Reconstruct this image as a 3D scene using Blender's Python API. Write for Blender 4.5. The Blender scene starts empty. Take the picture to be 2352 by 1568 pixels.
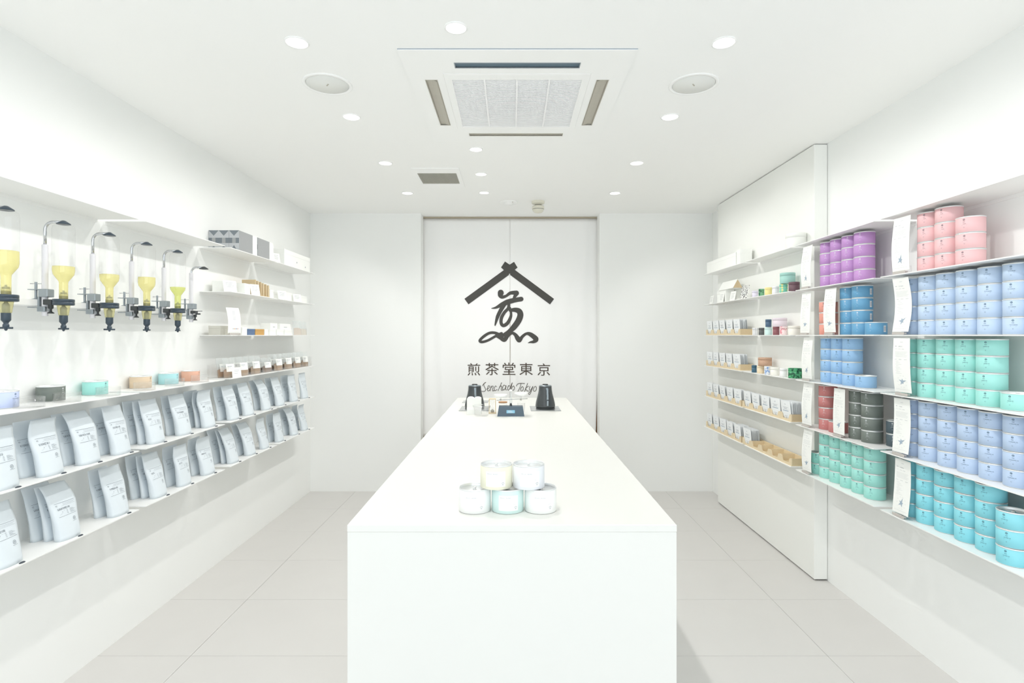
import bpy, math, random
from mathutils import Vector, Matrix
PI = math.pi
random.seed(7)
SC = bpy.context.scene
COL = SC.collection

# ------------------------------------------------------------------ camera, world, lights, exposure
cam_d = bpy.data.cameras.new('camera')
cam = bpy.data.objects.new('camera', cam_d); COL.objects.link(cam)
cam.location = (0, 0, 1.445); cam.rotation_euler = (PI/2, 0, 0)
cam_d.sensor_width = 36; cam_d.lens = 36*1280/2352; cam_d.shift_y = -14/2352
cam_d.clip_start = 0.02
SC.camera = cam

w = bpy.data.worlds.new('world'); SC.world = w; w.use_nodes = True
bg = w.node_tree.nodes['Background']
bg.inputs['Color'].default_value = (0.90, 0.95, 1.0, 1); bg.inputs['Strength'].default_value = 1.95

SPOT_W, DOWN_W, DAY_W = 11.5, 22.0, 4.0
day_d = bpy.data.lights.new('shop_front_daylight', 'AREA'); day_d.shape = 'RECTANGLE'
day_d.size = 3.3; day_d.size_y = 2.2; day_d.energy = DAY_W; day_d.color = (0.74, 0.88, 1.0)
day = bpy.data.objects.new('shop_front_daylight', day_d); COL.objects.link(day)
day.location = (0, -0.98, 1.25); day.rotation_euler = (PI/2, 0, 0)

SC.view_settings.view_transform = 'Standard'; SC.view_settings.look = 'None'
SC.view_settings.gamma = 1; SC.view_settings.use_curve_mapping = False
SC.view_settings.exposure = 0.0
SC.cycles.diffuse_bounces = 7; SC.cycles.max_bounces = 14; SC.cycles.transparent_max_bounces = 24
SC.cycles.sample_clamp_indirect = 6

# ------------------------------------------------------------------ materials
def lin(c):
    return tuple((x/255/12.92 if x/255 <= 0.04045 else ((x/255+0.055)/1.055)**2.4) for x in c) + (1,)
def mat(name, rgb, rough=0.6, metal=0, var=0.0, scale=40, bump=0, emit=None, spec=0.5, stretch=None):
    m = bpy.data.materials.new(name); m.use_nodes = True
    nt = m.node_tree; p = nt.nodes['Principled BSDF']
    p.inputs['Base Color'].default_value = lin(rgb); p.inputs['Roughness'].default_value = rough
    p.inputs['Metallic'].default_value = metal; p.inputs['Specular IOR Level'].default_value = spec
    if emit:
        p.inputs['Emission Color'].default_value = lin(rgb); p.inputs['Emission Strength'].default_value = emit
    if var or bump:
        tc = nt.nodes.new('ShaderNodeTexCoord'); mp = nt.nodes.new('ShaderNodeMapping')
        nz = nt.nodes.new('ShaderNodeTexNoise')
        if stretch: mp.inputs['Scale'].default_value = stretch
        nz.inputs['Scale'].default_value = scale; nz.inputs['Detail'].default_value = 4
        nt.links.new(tc.outputs['Object'], mp.inputs[0]); nt.links.new(mp.outputs[0], nz.inputs['Vector'])
        if var:
            mx = nt.nodes.new('ShaderNodeMix'); mx.data_type = 'RGBA'
            c = lin(rgb); d = tuple(x*(1-var) for x in c[:3])+(1,)
            mx.inputs[6].default_value = c; mx.inputs[7].default_value = d
            nt.links.new(nz.outputs['Fac'], mx.inputs[0]); nt.links.new(mx.outputs[2], p.inputs['Base Color'])
        if bump:
            b = nt.nodes.new('ShaderNodeBump'); b.inputs['Strength'].default_value = bump; b.inputs['Distance'].default_value = 0.002
            nt.links.new(nz.outputs['Fac'], b.inputs['Height']); nt.links.new(b.outputs[0], p.inputs['Normal'])
    return m
def clear(name, rgb, gloss=0.12, rough=0.03, alpha=0.0, body=(240, 245, 245), power=3.0):
    """thin clear plastic / glass: tinted see-through, brighter towards grazing angles"""
    m = bpy.data.materials.new(name); m.use_nodes = True; nt = m.node_tree; N = nt.nodes
    N.remove(N['Principled BSDF']); out = N['Material Output']
    tr = N.new('ShaderNodeBsdfTransparent'); tr.inputs[0].default_value = lin(rgb)
    gl = N.new('ShaderNodeBsdfGlossy'); gl.inputs['Roughness'].default_value = rough
    df = N.new('ShaderNodeBsdfDiffuse'); df.inputs[0].default_value = lin(body)
    lw = N.new('ShaderNodeLayerWeight'); lw.inputs[0].default_value = 0.25
    mt = N.new('ShaderNodeMath'); mt.operation = 'MULTIPLY_ADD'; mt.inputs[1].default_value = 0.6; mt.inputs[2].default_value = gloss*0.4
    nt.links.new(lw.outputs['Facing'], mt.inputs[0])
    pw = N.new('ShaderNodeMath'); pw.operation = 'POWER'; pw.inputs[1].default_value = power
    nt.links.new(lw.outputs['Facing'], pw.inputs[0]); nt.links.new(pw.outputs[0], mt.inputs[0])
    m1 = N.new('ShaderNodeMixShader'); m1.inputs[0].default_value = alpha
    nt.links.new(tr.outputs[0], m1.inputs[1]); nt.links.new(df.outputs[0], m1.inputs[2])
    m2 = N.new('ShaderNodeMixShader'); nt.links.new(mt.outputs[0], m2.inputs[0])
    nt.links.new(m1.outputs[0], m2.inputs[1]); nt.links.new(gl.outputs[0], m2.inputs[2])
    nt.links.new(m2.outputs[0], out.inputs[0])
    return m

M_WALL = mat('white_wall_paint', (244, 245, 243), 0.75, var=0.012, scale=3, bump=0.03)
M_CEIL = mat('white_ceiling_paint', (250, 250, 248), 0.8, var=0.012, scale=2)
M_TILE = mat('pale_grey_floor_tile', (212, 210, 207), 0.42, var=0.05, scale=5, bump=0.02)
M_GROUT = mat('grey_grout', (196, 195, 192), 0.8, var=0.05, scale=30)
M_STEEL = mat('white_powder_coated_steel', (246, 246, 244), 0.45, var=0.01, scale=6)
M_COUNTER = mat('white_solid_surface', (231, 231, 226), 0.45, var=0.008, scale=3, spec=0.3)
M_PLAST = mat('white_plastic', (250, 250, 248), 0.4, var=0.01, scale=8)
M_IVORY = mat('ivory_plastic', (226, 223, 208), 0.4, var=0.02, scale=8)
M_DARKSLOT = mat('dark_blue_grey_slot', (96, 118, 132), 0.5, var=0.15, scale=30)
M_BEIGESLOT = mat('beige_grey_plastic', (186, 181, 168), 0.5, var=0.08, scale=30)
M_GRILLE = mat('light_grille_plastic', (250, 250, 250), 0.5, var=0.02, scale=30)
M_GRILLEBACK = mat('grille_backing_felt', (236, 238, 239), 0.8, var=0.04, scale=60)  # pale grey backing behind the intake slats
M_VENT = mat('taupe_vent_slats', (176, 174, 164), 0.5, var=0.05, scale=30)
M_LAMP = mat('warm_white_lamp_lens', (255, 253, 246), 0.4, emit=3.0, var=0.01)
M_CLOTH = mat('white_linen_cloth', (250, 250, 249), 0.9, var=0.03, scale=260, bump=0.12)
M_PRINT = mat('charcoal_fabric_print', (82, 81, 78), 0.9, var=0.12, scale=120)
M_PRINT2 = mat('brown_black_fabric_print', (84, 74, 66), 0.9, var=0.12, scale=120)
M_RAIL = mat('beige_wood_rail', (178, 168, 148), 0.6, var=0.1, scale=30)
M_METAL = mat('brushed_tin_plate', (214, 216, 216), 0.22, 1.0, var=0.05, scale=80)
M_RIM = mat('bright_tin_rim', (238, 240, 240), 0.28, 0.6, var=0.02, scale=80)
M_CHROME = mat('polished_chrome', (206, 208, 212), 0.12, 1.0, var=0.03, scale=60)
M_SILVER = mat('cast_aluminium', (164, 172, 178), 0.45, 0.75, var=0.06, scale=50)
M_BLACK = mat('black_plastic', (62, 66, 68), 0.32, var=0.15, scale=60)
M_NAVYBLK = mat('blue_black_plastic', (56, 70, 82), 0.28, var=0.15, scale=60)
M_KETTLE = mat('charcoal_enamel', (76, 80, 82), 0.25, var=0.12, scale=60)
M_KBLUE = mat('satin_steel_handle', (150, 160, 166), 0.3, 0.6, var=0.05, scale=50)
M_HOB = mat('grey_glass_hob', (176, 179, 179), 0.18, var=0.05, scale=50)
M_PAPER = mat('white_kraft_paper', (222, 230, 235), 0.62, var=0.02, scale=50, bump=0.04)
M_SHEET = mat('white_menu_paper', (246, 247, 243), 0.8, var=0.01, scale=90)
M_INK = mat('dark_grey_ink', (96, 106, 116), 0.7, var=0.1, scale=90)
M_INKL = mat('pale_grey_ink', (168, 174, 182), 0.7, var=0.1, scale=90)
M_INKB = mat('slate_blue_ink', (168, 184, 200), 0.7, var=0.1, scale=90)
M_INKW = mat('white_ink', (240, 242, 244), 0.7, var=0.02, scale=90)
M_INKP = mat('faint_grey_ink', (208, 211, 212), 0.7, var=0.04, scale=90)
M_INKM = mat('mid_grey_ink', (172, 178, 182), 0.7, var=0.06, scale=90)
M_INKT = mat('teal_grey_ink', (72, 104, 122), 0.7, var=0.1, scale=90)
M_CLIP = mat('dark_rubber_clip', (66, 74, 84), 0.5, var=0.2, scale=90)
M_GREYCLIP = mat('grey_card_clip', (196, 190, 184), 0.5, var=0.05, scale=60)
M_WOOD = mat('pale_beech_wood', (232, 214, 180), 0.6, var=0.12, scale=18, stretch=(8, 1, 8), bump=0.05)
M_WOODD = mat('tan_wood', (216, 194, 156), 0.6, var=0.12, scale=18, stretch=(8, 1, 8))
M_GLASS = clear('clear_bottle_glass', (254, 254, 254), 0.10)
M_ACRYL = clear('clear_acrylic', (254, 254, 254), 0.16)
M_FILM = clear('clear_cellophane', (253, 254, 254), 0.25, 0.2, 0.14)
M_TEA = clear('pale_yellow_tea', (253, 249, 216), 0.05, 0.05, 0.40, (246, 240, 178))
M_TEA2 = clear('yellow_green_tea', (248, 250, 206), 0.05, 0.05, 0.40, (238, 242, 158))
M_TEALEAF = mat('brown_tea_leaf', (200, 156, 108), 0.9, var=0.6, scale=220, bump=0.5)
M_TEADARK = mat('dark_brown_tea_leaf', (146, 104, 74), 0.9, var=0.5, scale=220, bump=0.5)
M_LEES = mat('olive_tea_lees', (150, 148, 84), 0.8, var=0.3, scale=150)
M_GREYWRAP = mat('grey_gift_wrap', (164, 166, 167), 0.6, var=0.05, scale=90)
M_GREYWRAPD = mat('dark_grey_gift_wrap', (122, 130, 136), 0.6, var=0.05, scale=90)
M_GREYWRAPL = mat('light_grey_gift_wrap', (190, 193, 196), 0.6, var=0.05, scale=90)
M_LCD = mat('pale_blue_name_plate', (150, 206, 232), 0.4, var=0.08, scale=90)
M_SLATE = mat('slate_blue_cast_metal', (86, 104, 118), 0.45, var=0.06, scale=60)

# ------------------------------------------------------------------ mesh builder
class MB:
    def __init__(s): s.v = []; s.f = []; s.m = []; s.sm = []
    def face(s, pts, mi=0, smooth=False):
        b = len(s.v); s.v += [tuple(p) for p in pts]; s.f.append(tuple(range(b, b+len(pts)))); s.m.append(mi); s.sm.append(smooth); return s
    def box(s, x0, x1, y0, y1, z0, z1, mi=0):
        b = len(s.v)
        s.v += [(x, y, z) for z in (z0, z1) for y in (y0, y1) for x in (x0, x1)]
        for q in ((0, 2, 3, 1), (4, 5, 7, 6), (0, 1, 5, 4), (2, 6, 7, 3), (0, 4, 6, 2), (1, 3, 7, 5)):
            s.f.append(tuple(b+i for i in q)); s.m.append(mi); s.sm.append(False)
        return s
    def bbox(s, x0, x1, y0, y1, z0, z1, r, mi=0):
        """box with chamfered edges"""
        bm = MB(); c = ((x0+x1)/2, (y0+y1)/2, (z0+z1)/2); h = ((x1-x0)/2, (y1-y0)/2, (z1-z0)/2)
        r = min(r, h[0]*.9, h[1]*.9, h[2]*.9)
        P = {}
        b = len(s.v)
        for sx in (-1, 1):
            for sy in (-1, 1):
                for sz in (-1, 1):
                    for a in range(3):
                        hh = [h[0]-r, h[1]-r, h[2]-r]; hh[a] += r
                        P[(sx, sy, sz, a)] = len(s.v)
                        s.v.append((c[0]+sx*hh[0], c[1]+sy*hh[1], c[2]+sz*hh[2]))
        def add(keys, n):
            idx = [P[k] for k in keys]
            p = [Vector(s.v[i]) for i in idx]
            nn = (p[1]-p[0]).cross(p[2]-p[1])
            if nn.dot(Vector(n)) < 0: idx.reverse()
            s.f.append(tuple(idx)); s.m.append(mi); s.sm.append(False)
        for a in range(3):
            o = [i for i in range(3) if i != a]
            for sg in (-1, 1):
                ks = []
                for (p, q) in ((-1, -1), (1, -1), (1, 1), (-1, 1)):
                    k = [0, 0, 0]; k[a] = sg; k[o[0]] = p; k[o[1]] = q; ks.append((*k, a))
                n = [0, 0, 0]; n[a] = sg; add(ks, n)
        for a in range(3):   # edges parallel to axis a
            o = [i for i in range(3) if i != a]
            for p in (-1, 1):
                for q in (-1, 1):
                    ks = []
                    for sg, ax in ((-1, o[0]), (1, o[0]), (1, o[1]), (-1, o[1])):
                        k = [0, 0, 0]; k[a] = sg; k[o[0]] = p; k[o[1]] = q; ks.append((*k, ax))
                    n = [0, 0, 0]; n[o[0]] = p; n[o[1]] = q; add(ks, n)
        for sx in (-1, 1):
            for sy in (-1, 1):
                for sz in (-1, 1):
                    add([(sx, sy, sz, 0), (sx, sy, sz, 1), (sx, sy, sz, 2)], (sx, sy, sz))
        return s
    def lathe(s, prof, n=24, c=(0, 0), mi=0, smooth=True, mis=None, close=False):
        b = len(s.v); k = len(prof)
        for i in range(n):
            a = 2*PI*i/n
            for r, z in prof: s.v.append((c[0]+r*math.cos(a), c[1]+r*math.sin(a), z))
        for i in range(n):
            j = (i+1) % n
            for t in range(k-1):
                s.f.append((b+i*k+t, b+j*k+t, b+j*k+t+1, b+i*k+t+1)); s.m.append(mis[t] if mis else mi); s.sm.append(smooth)
        return s
    def disc(s, r, z, n=24, c=(0, 0), mi=0, up=True):
        p = [(c[0]+r*math.cos(2*PI*i/n), c[1]+r*math.sin(2*PI*i/n), z) for i in range(n)]
        return s.face(p if up else p[::-1], mi)
    def tube(s, pts, r, n=10, mi=0, cap=True):
        pts = [Vector(p) for p in pts]; b = len(s.v); K = len(pts)
        t0 = (pts[1]-pts[0]).normalized(); u = t0.orthogonal().normalized()
        for i, p in enumerate(pts):
            t = (pts[min(i+1, K-1)]-pts[max(i-1, 0)]).normalized()
            u = (u-t*u.dot(t)).normalized(); v = t.cross(u); rr = r[i] if isinstance(r, (list, tuple)) else r
            for j in range(n):
                a = 2*PI*j/n; s.v.append(tuple(p+(u*math.cos(a)+v*math.sin(a))*rr))
        for i in range(K-1):
            for j in range(n):
                k = (j+1) % n
                s.f.append((b+i*n+j, b+i*n+k, b+(i+1)*n+k, b+(i+1)*n+j)); s.m.append(mi); s.sm.append(True)
        if cap:
            s.f.append(tuple(b+j for j in range(n))[::-1]); s.m.append(mi); s.sm.append(False)
            s.f.append(tuple(b+(K-1)*n+j for j in range(n))); s.m.append(mi); s.sm.append(False)
        return s
    def prism(s, poly, axis, a0, a1, mi=0):
        """poly: 2-D outline; axis 0: (y,z) along x; 1: (x,z) along y; 2: (x,y) along z"""
        def P(p, a):
            return (a, p[0], p[1]) if axis == 0 else ((p[0], a, p[1]) if axis == 1 else (p[0], p[1], a))
        n = len(poly)
        s.face([P(p, a0) for p in poly], mi); s.face([P(p, a1) for p in poly][::-1], mi)
        for i in range(n):
            j = (i+1) % n; s.face([P(poly[i], a0), P(poly[i], a1), P(poly[j], a1), P(poly[j], a0)], mi)
        return s
    def grid(s, fn, nu, nv, mi=0, smooth=True, flip=False):
        b = len(s.v)
        for i in range(nu+1):
            for j in range(nv+1): s.v.append(tuple(fn(i/nu, j/nv)))
        for i in range(nu):
            for j in range(nv):
                q = (b+i*(nv+1)+j, b+(i+1)*(nv+1)+j, b+(i+1)*(nv+1)+j+1, b+i*(nv+1)+j+1)
                s.f.append(q[::-1] if flip else q); s.m.append(mi); s.sm.append(smooth)
        return s
    def flat(s, tris, fn, mi=0):
        """2-D print (verts, faces) carried onto a surface by fn(x, y)"""
        vs, fs = tris; b = len(s.v); s.v += [tuple(fn(x, y)) for x, y in vs]
        for f in fs: s.f.append(tuple(b+i for i in f)); s.m.append(mi); s.sm.append(False)
        return s
    def data(s, name, mats, fix=False):
        me = bpy.data.meshes.new(name); me.from_pydata(s.v, [], s.f)
        for m in (mats if isinstance(mats, (list, tuple)) else [mats]): me.materials.append(m)
        me.polygons.foreach_set('material_index', s.m); me.polygons.foreach_set('use_smooth', s.sm)
        if fix:
            import bmesh
            bm = bmesh.new(); bm.from_mesh(me); bmesh.ops.remove_doubles(bm, verts=bm.verts, dist=1e-6)
            bmesh.ops.recalc_face_normals(bm, faces=bm.faces); bm.to_mesh(me); bm.free()
        me.update(); return me
def ob(name, me, parent=None, loc=None, rz=None, **kw):
    o = bpy.data.objects.new(name, me); COL.objects.link(o)
    if parent: o.parent = parent
    if loc is not None: o.location = loc
    if rz is not None: o.rotation_euler = (0, 0, rz)
    for k, v in kw.items(): o[k] = v
    return o
def build(mb, name, mats, parent=None, loc=None, rz=None, fix=True, **kw):
    return ob(name, mb.data(name, mats, fix), parent, loc, rz, **kw)
def thing(name, label, cat, loc=(0, 0, 0), rz=0, group=None):
    o = bpy.data.objects.new(name, None); COL.objects.link(o); o.location = loc; o.rotation_euler = (0, 0, rz)
    o.empty_display_size = 0.02; o['label'] = label; o['category'] = cat
    if group: o['group'] = group
    return o
def tag(o, label, cat, group=None):
    o['label'] = label; o['category'] = cat
    if group: o['group'] = group
    return o
def dup(root, loc, rz, label, group=None):
    r = root.copy(); COL.objects.link(r); r.location = loc; r.rotation_euler = (0, 0, rz); r['label'] = label
    if group: r['group'] = group
    for ch in list(root.children):
        c = ch.copy(); COL.objects.link(c); c.parent = r
        for g in ch.children:
            d = g.copy(); COL.objects.link(d); d.parent = c
    return r

# text as 2-D triangles: height of a capital = 1, x from 0
_tx = {}
def text2d(s, align='c'):
    if (s, align) in _tx: return _tx[(s, align)]
    cu = bpy.data.curves.new('t', 'FONT'); cu.body = s; cu.resolution_u = 1; cu.fill_mode = 'FRONT'
    o = bpy.data.objects.new('t', cu); COL.objects.link(o)
    bpy.context.view_layer.update()
    me = bpy.data.meshes.new_from_object(o.evaluated_get(bpy.context.evaluated_depsgraph_get()))
    vs = [(v.co.x, v.co.y) for v in me.vertices]; fs = [tuple(p.vertices) for p in me.polygons]
    bpy.data.objects.remove(o); bpy.data.curves.remove(cu); bpy.data.meshes.remove(me)
    k = 1/0.72
    x0 = min(v[0] for v in vs); x1 = max(v[0] for v in vs)
    off = x0 if align == 'l' else (x0+x1)/2
    r = ([((x-off)*k, y*k) for x, y in vs], fs); _tx[(s, align)] = r
    return r
def place(tr, x, y, h, sx=1.0):
    return ([(x+a*h*sx, y+b*h) for a, b in tr[0]], tr[1])
def rect2(x0, y0, x1, y1): return ([(x0, y0), (x1, y0), (x1, y1), (x0, y1)], [(0, 1, 2, 3)])
def ring2(cx, cy, r0, r1, n=14):
    v = []; f = []
    for i in range(n):
        a = 2*PI*i/n; v += [(cx+r0*math.cos(a), cy+r0*math.sin(a)), (cx+r1*math.cos(a), cy+r1*math.sin(a))]
    for i in range(n):
        j = (i+1) % n; f.append((2*i, 2*i+1, 2*j+1, 2*j))
    return v, f
def stroke2(pts, ws, sub=6):
    """brush stroke: Catmull-Rom centre line with a width at each point"""
    P = [Vector((p[0], p[1])) for p in pts]; n = len(P); C = []; W = []
    for i in range(n-1):
        a, b, c, d = P[max(i-1, 0)], P[i], P[i+1], P[min(i+2, n-1)]
        for k in range(sub):
            t = k/sub
            C.append(0.5*((2*b)+(c-a)*t+(2*a-5*b+4*c-d)*t*t+(3*b-a-3*c+d)*t**3)); W.append(ws[i]+(ws[i+1]-ws[i])*t)
    C.append(P[-1]); W.append(ws[-1])
    # round ends
    v = []; f = []
    K = len(C)
    for i, c in enumerate(C):
        t = (C[min(i+1, K-1)]-C[max(i-1, 0)])
        t = t.normalized() if t.length > 1e-9 else Vector((1, 0))
        nrm = Vector((-t.y, t.x))*W[i]/2
        v += [tuple(c+nrm), tuple(c-nrm)]
    for i in range(K-1): f.append((2*i, 2*i+1, 2*i+3, 2*i+2))
    for c, wd in ((C[0], W[0]), (C[-1], W[-1])):
        if wd > 2:
            b = len(v); m = 12
            v += [(c.x+math.cos(2*PI*i/m)*wd/2, c.y+math.sin(2*PI*i/m)*wd/2) for i in range(m)]
            f.append(tuple(range(b, b+m)))
    return v, f

# ------------------------------------------------------------------ the room
XL, XR, YB, ZC = -1.87, 1.86, 5.166, 2.575
YN = -1.0
XF = 1.66                                       # front edge of right shelves (left: -1.68)
def struct(name, mb, m, **kw):
    o = build(mb, name, m, **kw); o['kind'] = 'structure'; return o
fl = struct('floor', MB().box(XL-.1, XR+.1, YN-.6, 7.0, -0.08, -0.004), M_GROUT)
tw, tl, gap = 0.958, 0.535, 0.0016
tile_me = MB().bbox(-tw/2+gap/2, tw/2-gap/2, -tl/2+gap/2, tl/2-gap/2, -0.004, 0, 0.0006).data('floor_tile', M_TILE, True)
for i in range(-2, 3):
    for j in range(-3, 9):
        ob('floor_tile', tile_me, fl, (-0.013+i*tw, 2.514+tl/2+j*tl, 0))
struct('ceiling', MB().box(XL-.1, XR+.1, YN-.1, 5.34, ZC, ZC+0.12), M_CEIL)
struct('wall_left', MB().box(XL-.1, XL, YN-.1, YB+.14, 0, ZC), M_WALL)
struct('wall_right', MB().box(XR, XR+.1, YN-.1, YB+.14, 0, ZC), M_WALL)
struct('wall_back', MB().box(XL, -.845, YB, YB+.14, 0, ZC).box(.811, XR, YB, YB+.14, 0, ZC), M_WALL)
# room behind the curtain
struct('wall_storeroom', MB().box(-1.5, 1.5, 6.9, 7.0, 0, 2.6).box(-1.6, -1.5, YB+.14, 7.0, 0, 2.6).box(1.5, 1.6, YB+.14, 7.0, 0, 2.6)
       .box(-1.6, 1.6, 5.36, 7.0, 2.6, 2.7), mat('beige_storeroom_paint', (196, 188, 170), 0.8, var=0.05, scale=4))
# thick white end panel with a dark gap below it
dr = struct('door_1', MB().bbox(1.78, 1.858, 3.283, 4.817, 0.008, ZC-.006, .002), mat('white_panel_lacquer', (243, 244, 240), 0.5, var=0.01, scale=3))
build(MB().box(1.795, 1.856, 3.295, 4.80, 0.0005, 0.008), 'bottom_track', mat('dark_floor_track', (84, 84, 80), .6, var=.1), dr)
build(MB().box(1.79, 1.856, 3.29, 4.81, ZC-.006, ZC-.0005), 'top_track', mat('grey_ceiling_track', (190, 190, 188), .6, var=.1), dr)

# ------------------------------------------------------------------ counter
ct = thing('display_counter', 'long white solid counter running down the middle of the shop', 'counter', (0, 0, 0))
build(MB().bbox(-.453, .453, 1.53, 4.655, .905, .925, .0015), 'worktop', M_COUNTER, ct)
build(MB().bbox(-.4525, .4525, 1.531, 1.551, .0, .905, .001), 'front_panel', M_COUNTER, ct)
build(MB().box(-.4525, -.4325, 1.551, 4.654, 0, .905), 'side_panel', M_COUNTER, ct)
build(MB().box(.4325, .4525, 1.551, 4.654, 0, .905), 'side_panel', M_COUNTER, ct)
build(MB().box(-.4325, .4325, 4.634, 4.654, 0, .905), 'back_panel', M_COUNTER, ct)

# ------------------------------------------------------------------ shelves
SH = [1.971, 1.709, 1.447, 1.187, 0.926, 0.662]
LV = ['top', 'second', 'third', 'fourth', 'fifth', 'bottom']
SEC = [(1.785, 2.512), (2.557, 3.263), (3.329, 3.99), (4.03, 4.747)]
SN = ['nearest', 'second', 'third', 'far']
T = 0.004
def shelf(side, k, lev, x0, x1, y0, y1):
    z = SH[lev]
    mb = MB().box(x0, x1, y0, y1, z-T, z)
    if side == 'left': mb.box(x0, x0+.003, y0, y1, z-.018, z-T)
    else: mb.box(x1-.003, x1, y0, y1, z-.018, z-T)
    tag(build(mb, 'wall_shelf', M_STEEL),
        f'thin white steel shelf, {LV[lev]} row, {SN[k]} section of the {side} wall', 'shelf', f'white shelves on the {side} wall')
for k, (y0, y1) in enumerate(SEC):
    for lev in range(6):
        if k < 2 and lev in (1, 2): continue
        shelf('left', k, lev, XL, -1.68, y0, y1)
for k, (y0, y1) in enumerate(SEC):
    x1 = XR if k < 2 else 1.78
    if k == 3: y1 = 4.815
    for lev in range(6):
        shelf('right', k, lev, XF, x1, y0, y1)
# board that carries the dispensers
tag(build(MB().bbox(XL, -1.78, 1.70, 3.16, 1.556, 1.580, .0015), 'dispenser_shelf', M_STEEL),
    'thick narrow white board on the left wall with the drink dispensers clamped to it', 'shelf')

# ------------------------------------------------------------------ ceiling fittings
def downlight(x, y, aim, label, group, idx):
    t = thing('ceiling_downlight', label, 'downlight', (x, y, ZC), 0, group)
    r = .040 if aim else .036
    build(MB().lathe([(r+.006, 0), (r+.006, -.0035), (r+.001, -.0045), (r, -.002), (r, -.0005)], 32), 'trim_ring', M_PLAST, t, fix=False)
    build(MB().lathe([(0.0001, -.0030), (r*.6, -.0026), (r, -.0012)], 32), 'lens', M_LAMP, t, fix=False)
    ld = bpy.data.lights.new('downlight_lamp', 'SPOT'); ld.energy = SPOT_W if aim else DOWN_W*(1.25 if y > 3.8 else .9)
    ld.spot_size = math.radians(112 if aim else 158); ld.spot_blend = 0.55 if aim else 1.0; ld.shadow_soft_size = 0.022; ld.color = (1.0, 0.985, 0.965)
    lo = bpy.data.objects.new('downlight_lamp', ld); COL.objects.link(lo); lo.parent = t; lo.location = (0, 0, -.04)
    if aim: lo.rotation_euler = (0, -aim*math.radians(35), 0)
    return t
ORD = ['first', 'second', 'third', 'fourth', 'fifth', 'sixth', 'seventh', 'eighth', 'ninth', 'tenth', 'eleventh', 'twelfth', 'thirteenth']
for i, y in enumerate([0.62, 1.385, 2.149, 2.881, 3.653, 4.423]):
    nm = ['behind the camera', 'just out of view', 'nearest in view', 'second in view', 'third in view', 'farthest']
    for sd, x, a in (('left', -.83, -1), ('right', .817, 1)):
        downlight(x, y, a, f'glowing round spotlight in the ceiling row beside the {sd} wall, {nm[i]}', f'wall-washing spotlights on the {sd}', i)
for i, (x, y) in enumerate([(-.206, 1.25), (-.206, 2.046), (-.219, 3.383), (-.217, 3.904), (-.22, 4.41)]):
    nm = ['out of view overhead', 'in front of the air conditioner', 'just behind the air conditioner', 'beside the square vent', 'nearest the curtain']
    downlight(x, y, 0, f'plain round downlight in the middle ceiling row, {nm[i]}', 'middle row of downlights', i)

def plate_holes(mb, x0, x1, y0, y1, z0, z1, holes, mi=0):
    xs = sorted({x0, x1, *[h[0] for h in holes], *[h[1] for h in holes]})
    ys = sorted({y0, y1, *[h[2] for h in holes], *[h[3] for h in holes]})
    inside = lambda x, y: any(h[0] < x < h[1] and h[2] < y < h[3] for h in holes)
    cell = {}
    for i in range(len(xs)-1):
        for j in range(len(ys)-1):
            cell[i, j] = not inside((xs[i]+xs[i+1])/2, (ys[j]+ys[j+1])/2)
    for (i, j), on in cell.items():
        if not on: continue
        a, b, c, d = xs[i], xs[i+1], ys[j], ys[j+1]
        mb.face([(a, c, z0), (a, d, z0), (b, d, z0), (b, c, z0)], mi); mb.face([(a, c, z1), (b, c, z1), (b, d, z1), (a, d, z1)], mi)
        if not cell.get((i-1, j)): mb.face([(a, c, z0), (a, c, z1), (a, d, z1), (a, d, z0)], mi)
        if not cell.get((i+1, j)): mb.face([(b, c, z0), (b, d, z0), (b, d, z1), (b, c, z1)], mi)
        if not cell.get((i, j-1)): mb.face([(a, c, z0), (b, c, z0), (b, c, z1), (a, c, z1)], mi)
        if not cell.get((i, j+1)): mb.face([(a, d, z0), (a, d, z1), (b, d, z1), (b, d, z0)], mi)
    return mb
ac = thing('air_conditioner', 'square white cassette air conditioner set into the middle of the ceiling', 'air conditioner', (.022, 2.716, ZC))
D = -.0065
slots = [(-.262, .262, -.420, -.372), (-.262, .262, .385, .425), (-.405, -.350, -.265, .265), (.350, .405, -.265, .265)]
build(plate_holes(MB(), -.475, .475, -.52, .52, D, -.0038, slots+[(-.318, .318, -.325, .325)]), 'panel', M_PLAST, ac)
build(plate_holes(MB(), -.475, .475, -.52, .52, -.0037, -.0004, [(-.47, .47, -.515, .515)]), 'shadow_line_strip', mat('blue_grey_shadow_line', (168, 178, 190), .7, var=.05), ac)  # added strip, the panel edge's shade line put into its blue-grey colour
for q, (a, b, c, d) in enumerate(slots):
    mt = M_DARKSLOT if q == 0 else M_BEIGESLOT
    so = build(MB().box(a, b, c, d, -.0018, -.0008), 'air_outlet', mt, ac)
    if q == 0: build(MB().prism([(c+.004, D+.001), (c+.010, D+.001), (c+.012, -.003), (c+.006, -.003)], 0, a+.006, b-.006), 'louver', M_DARKSLOT, so)
    elif q == 1: build(MB().prism([(c+.008, D-.001), (c+.032, D+.004), (c+.032, D+.006), (c+.008, D+.001)], 0, a+.006, b-.006), 'louver', M_BEIGESLOT, so)
    else:
        sg = 1 if a < 0 else -1; xi = b if a < 0 else a
        build(MB().prism([(xi-sg*.004, D-.004), (xi-sg*.028, D+.004), (xi-sg*.028, D+.006), (xi-sg*.004, D-.002)], 1, c+.008, d-.008), 'louver', M_BEIGESLOT, so)
    fr = .004
    build(plate_holes(MB(), a, b, c, d, D-.0012, D+.0006, [(a+fr, b-fr, c+fr, d-fr)]), 'outlet_rim', mt if q else M_SILVER, so)
g = build(plate_holes(MB(), -.317, .317, -.324, .324, D-.002, D+.004, [(-.286, .286, -.270, .285)]), 'intake_frame', M_PLAST, ac)
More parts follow.
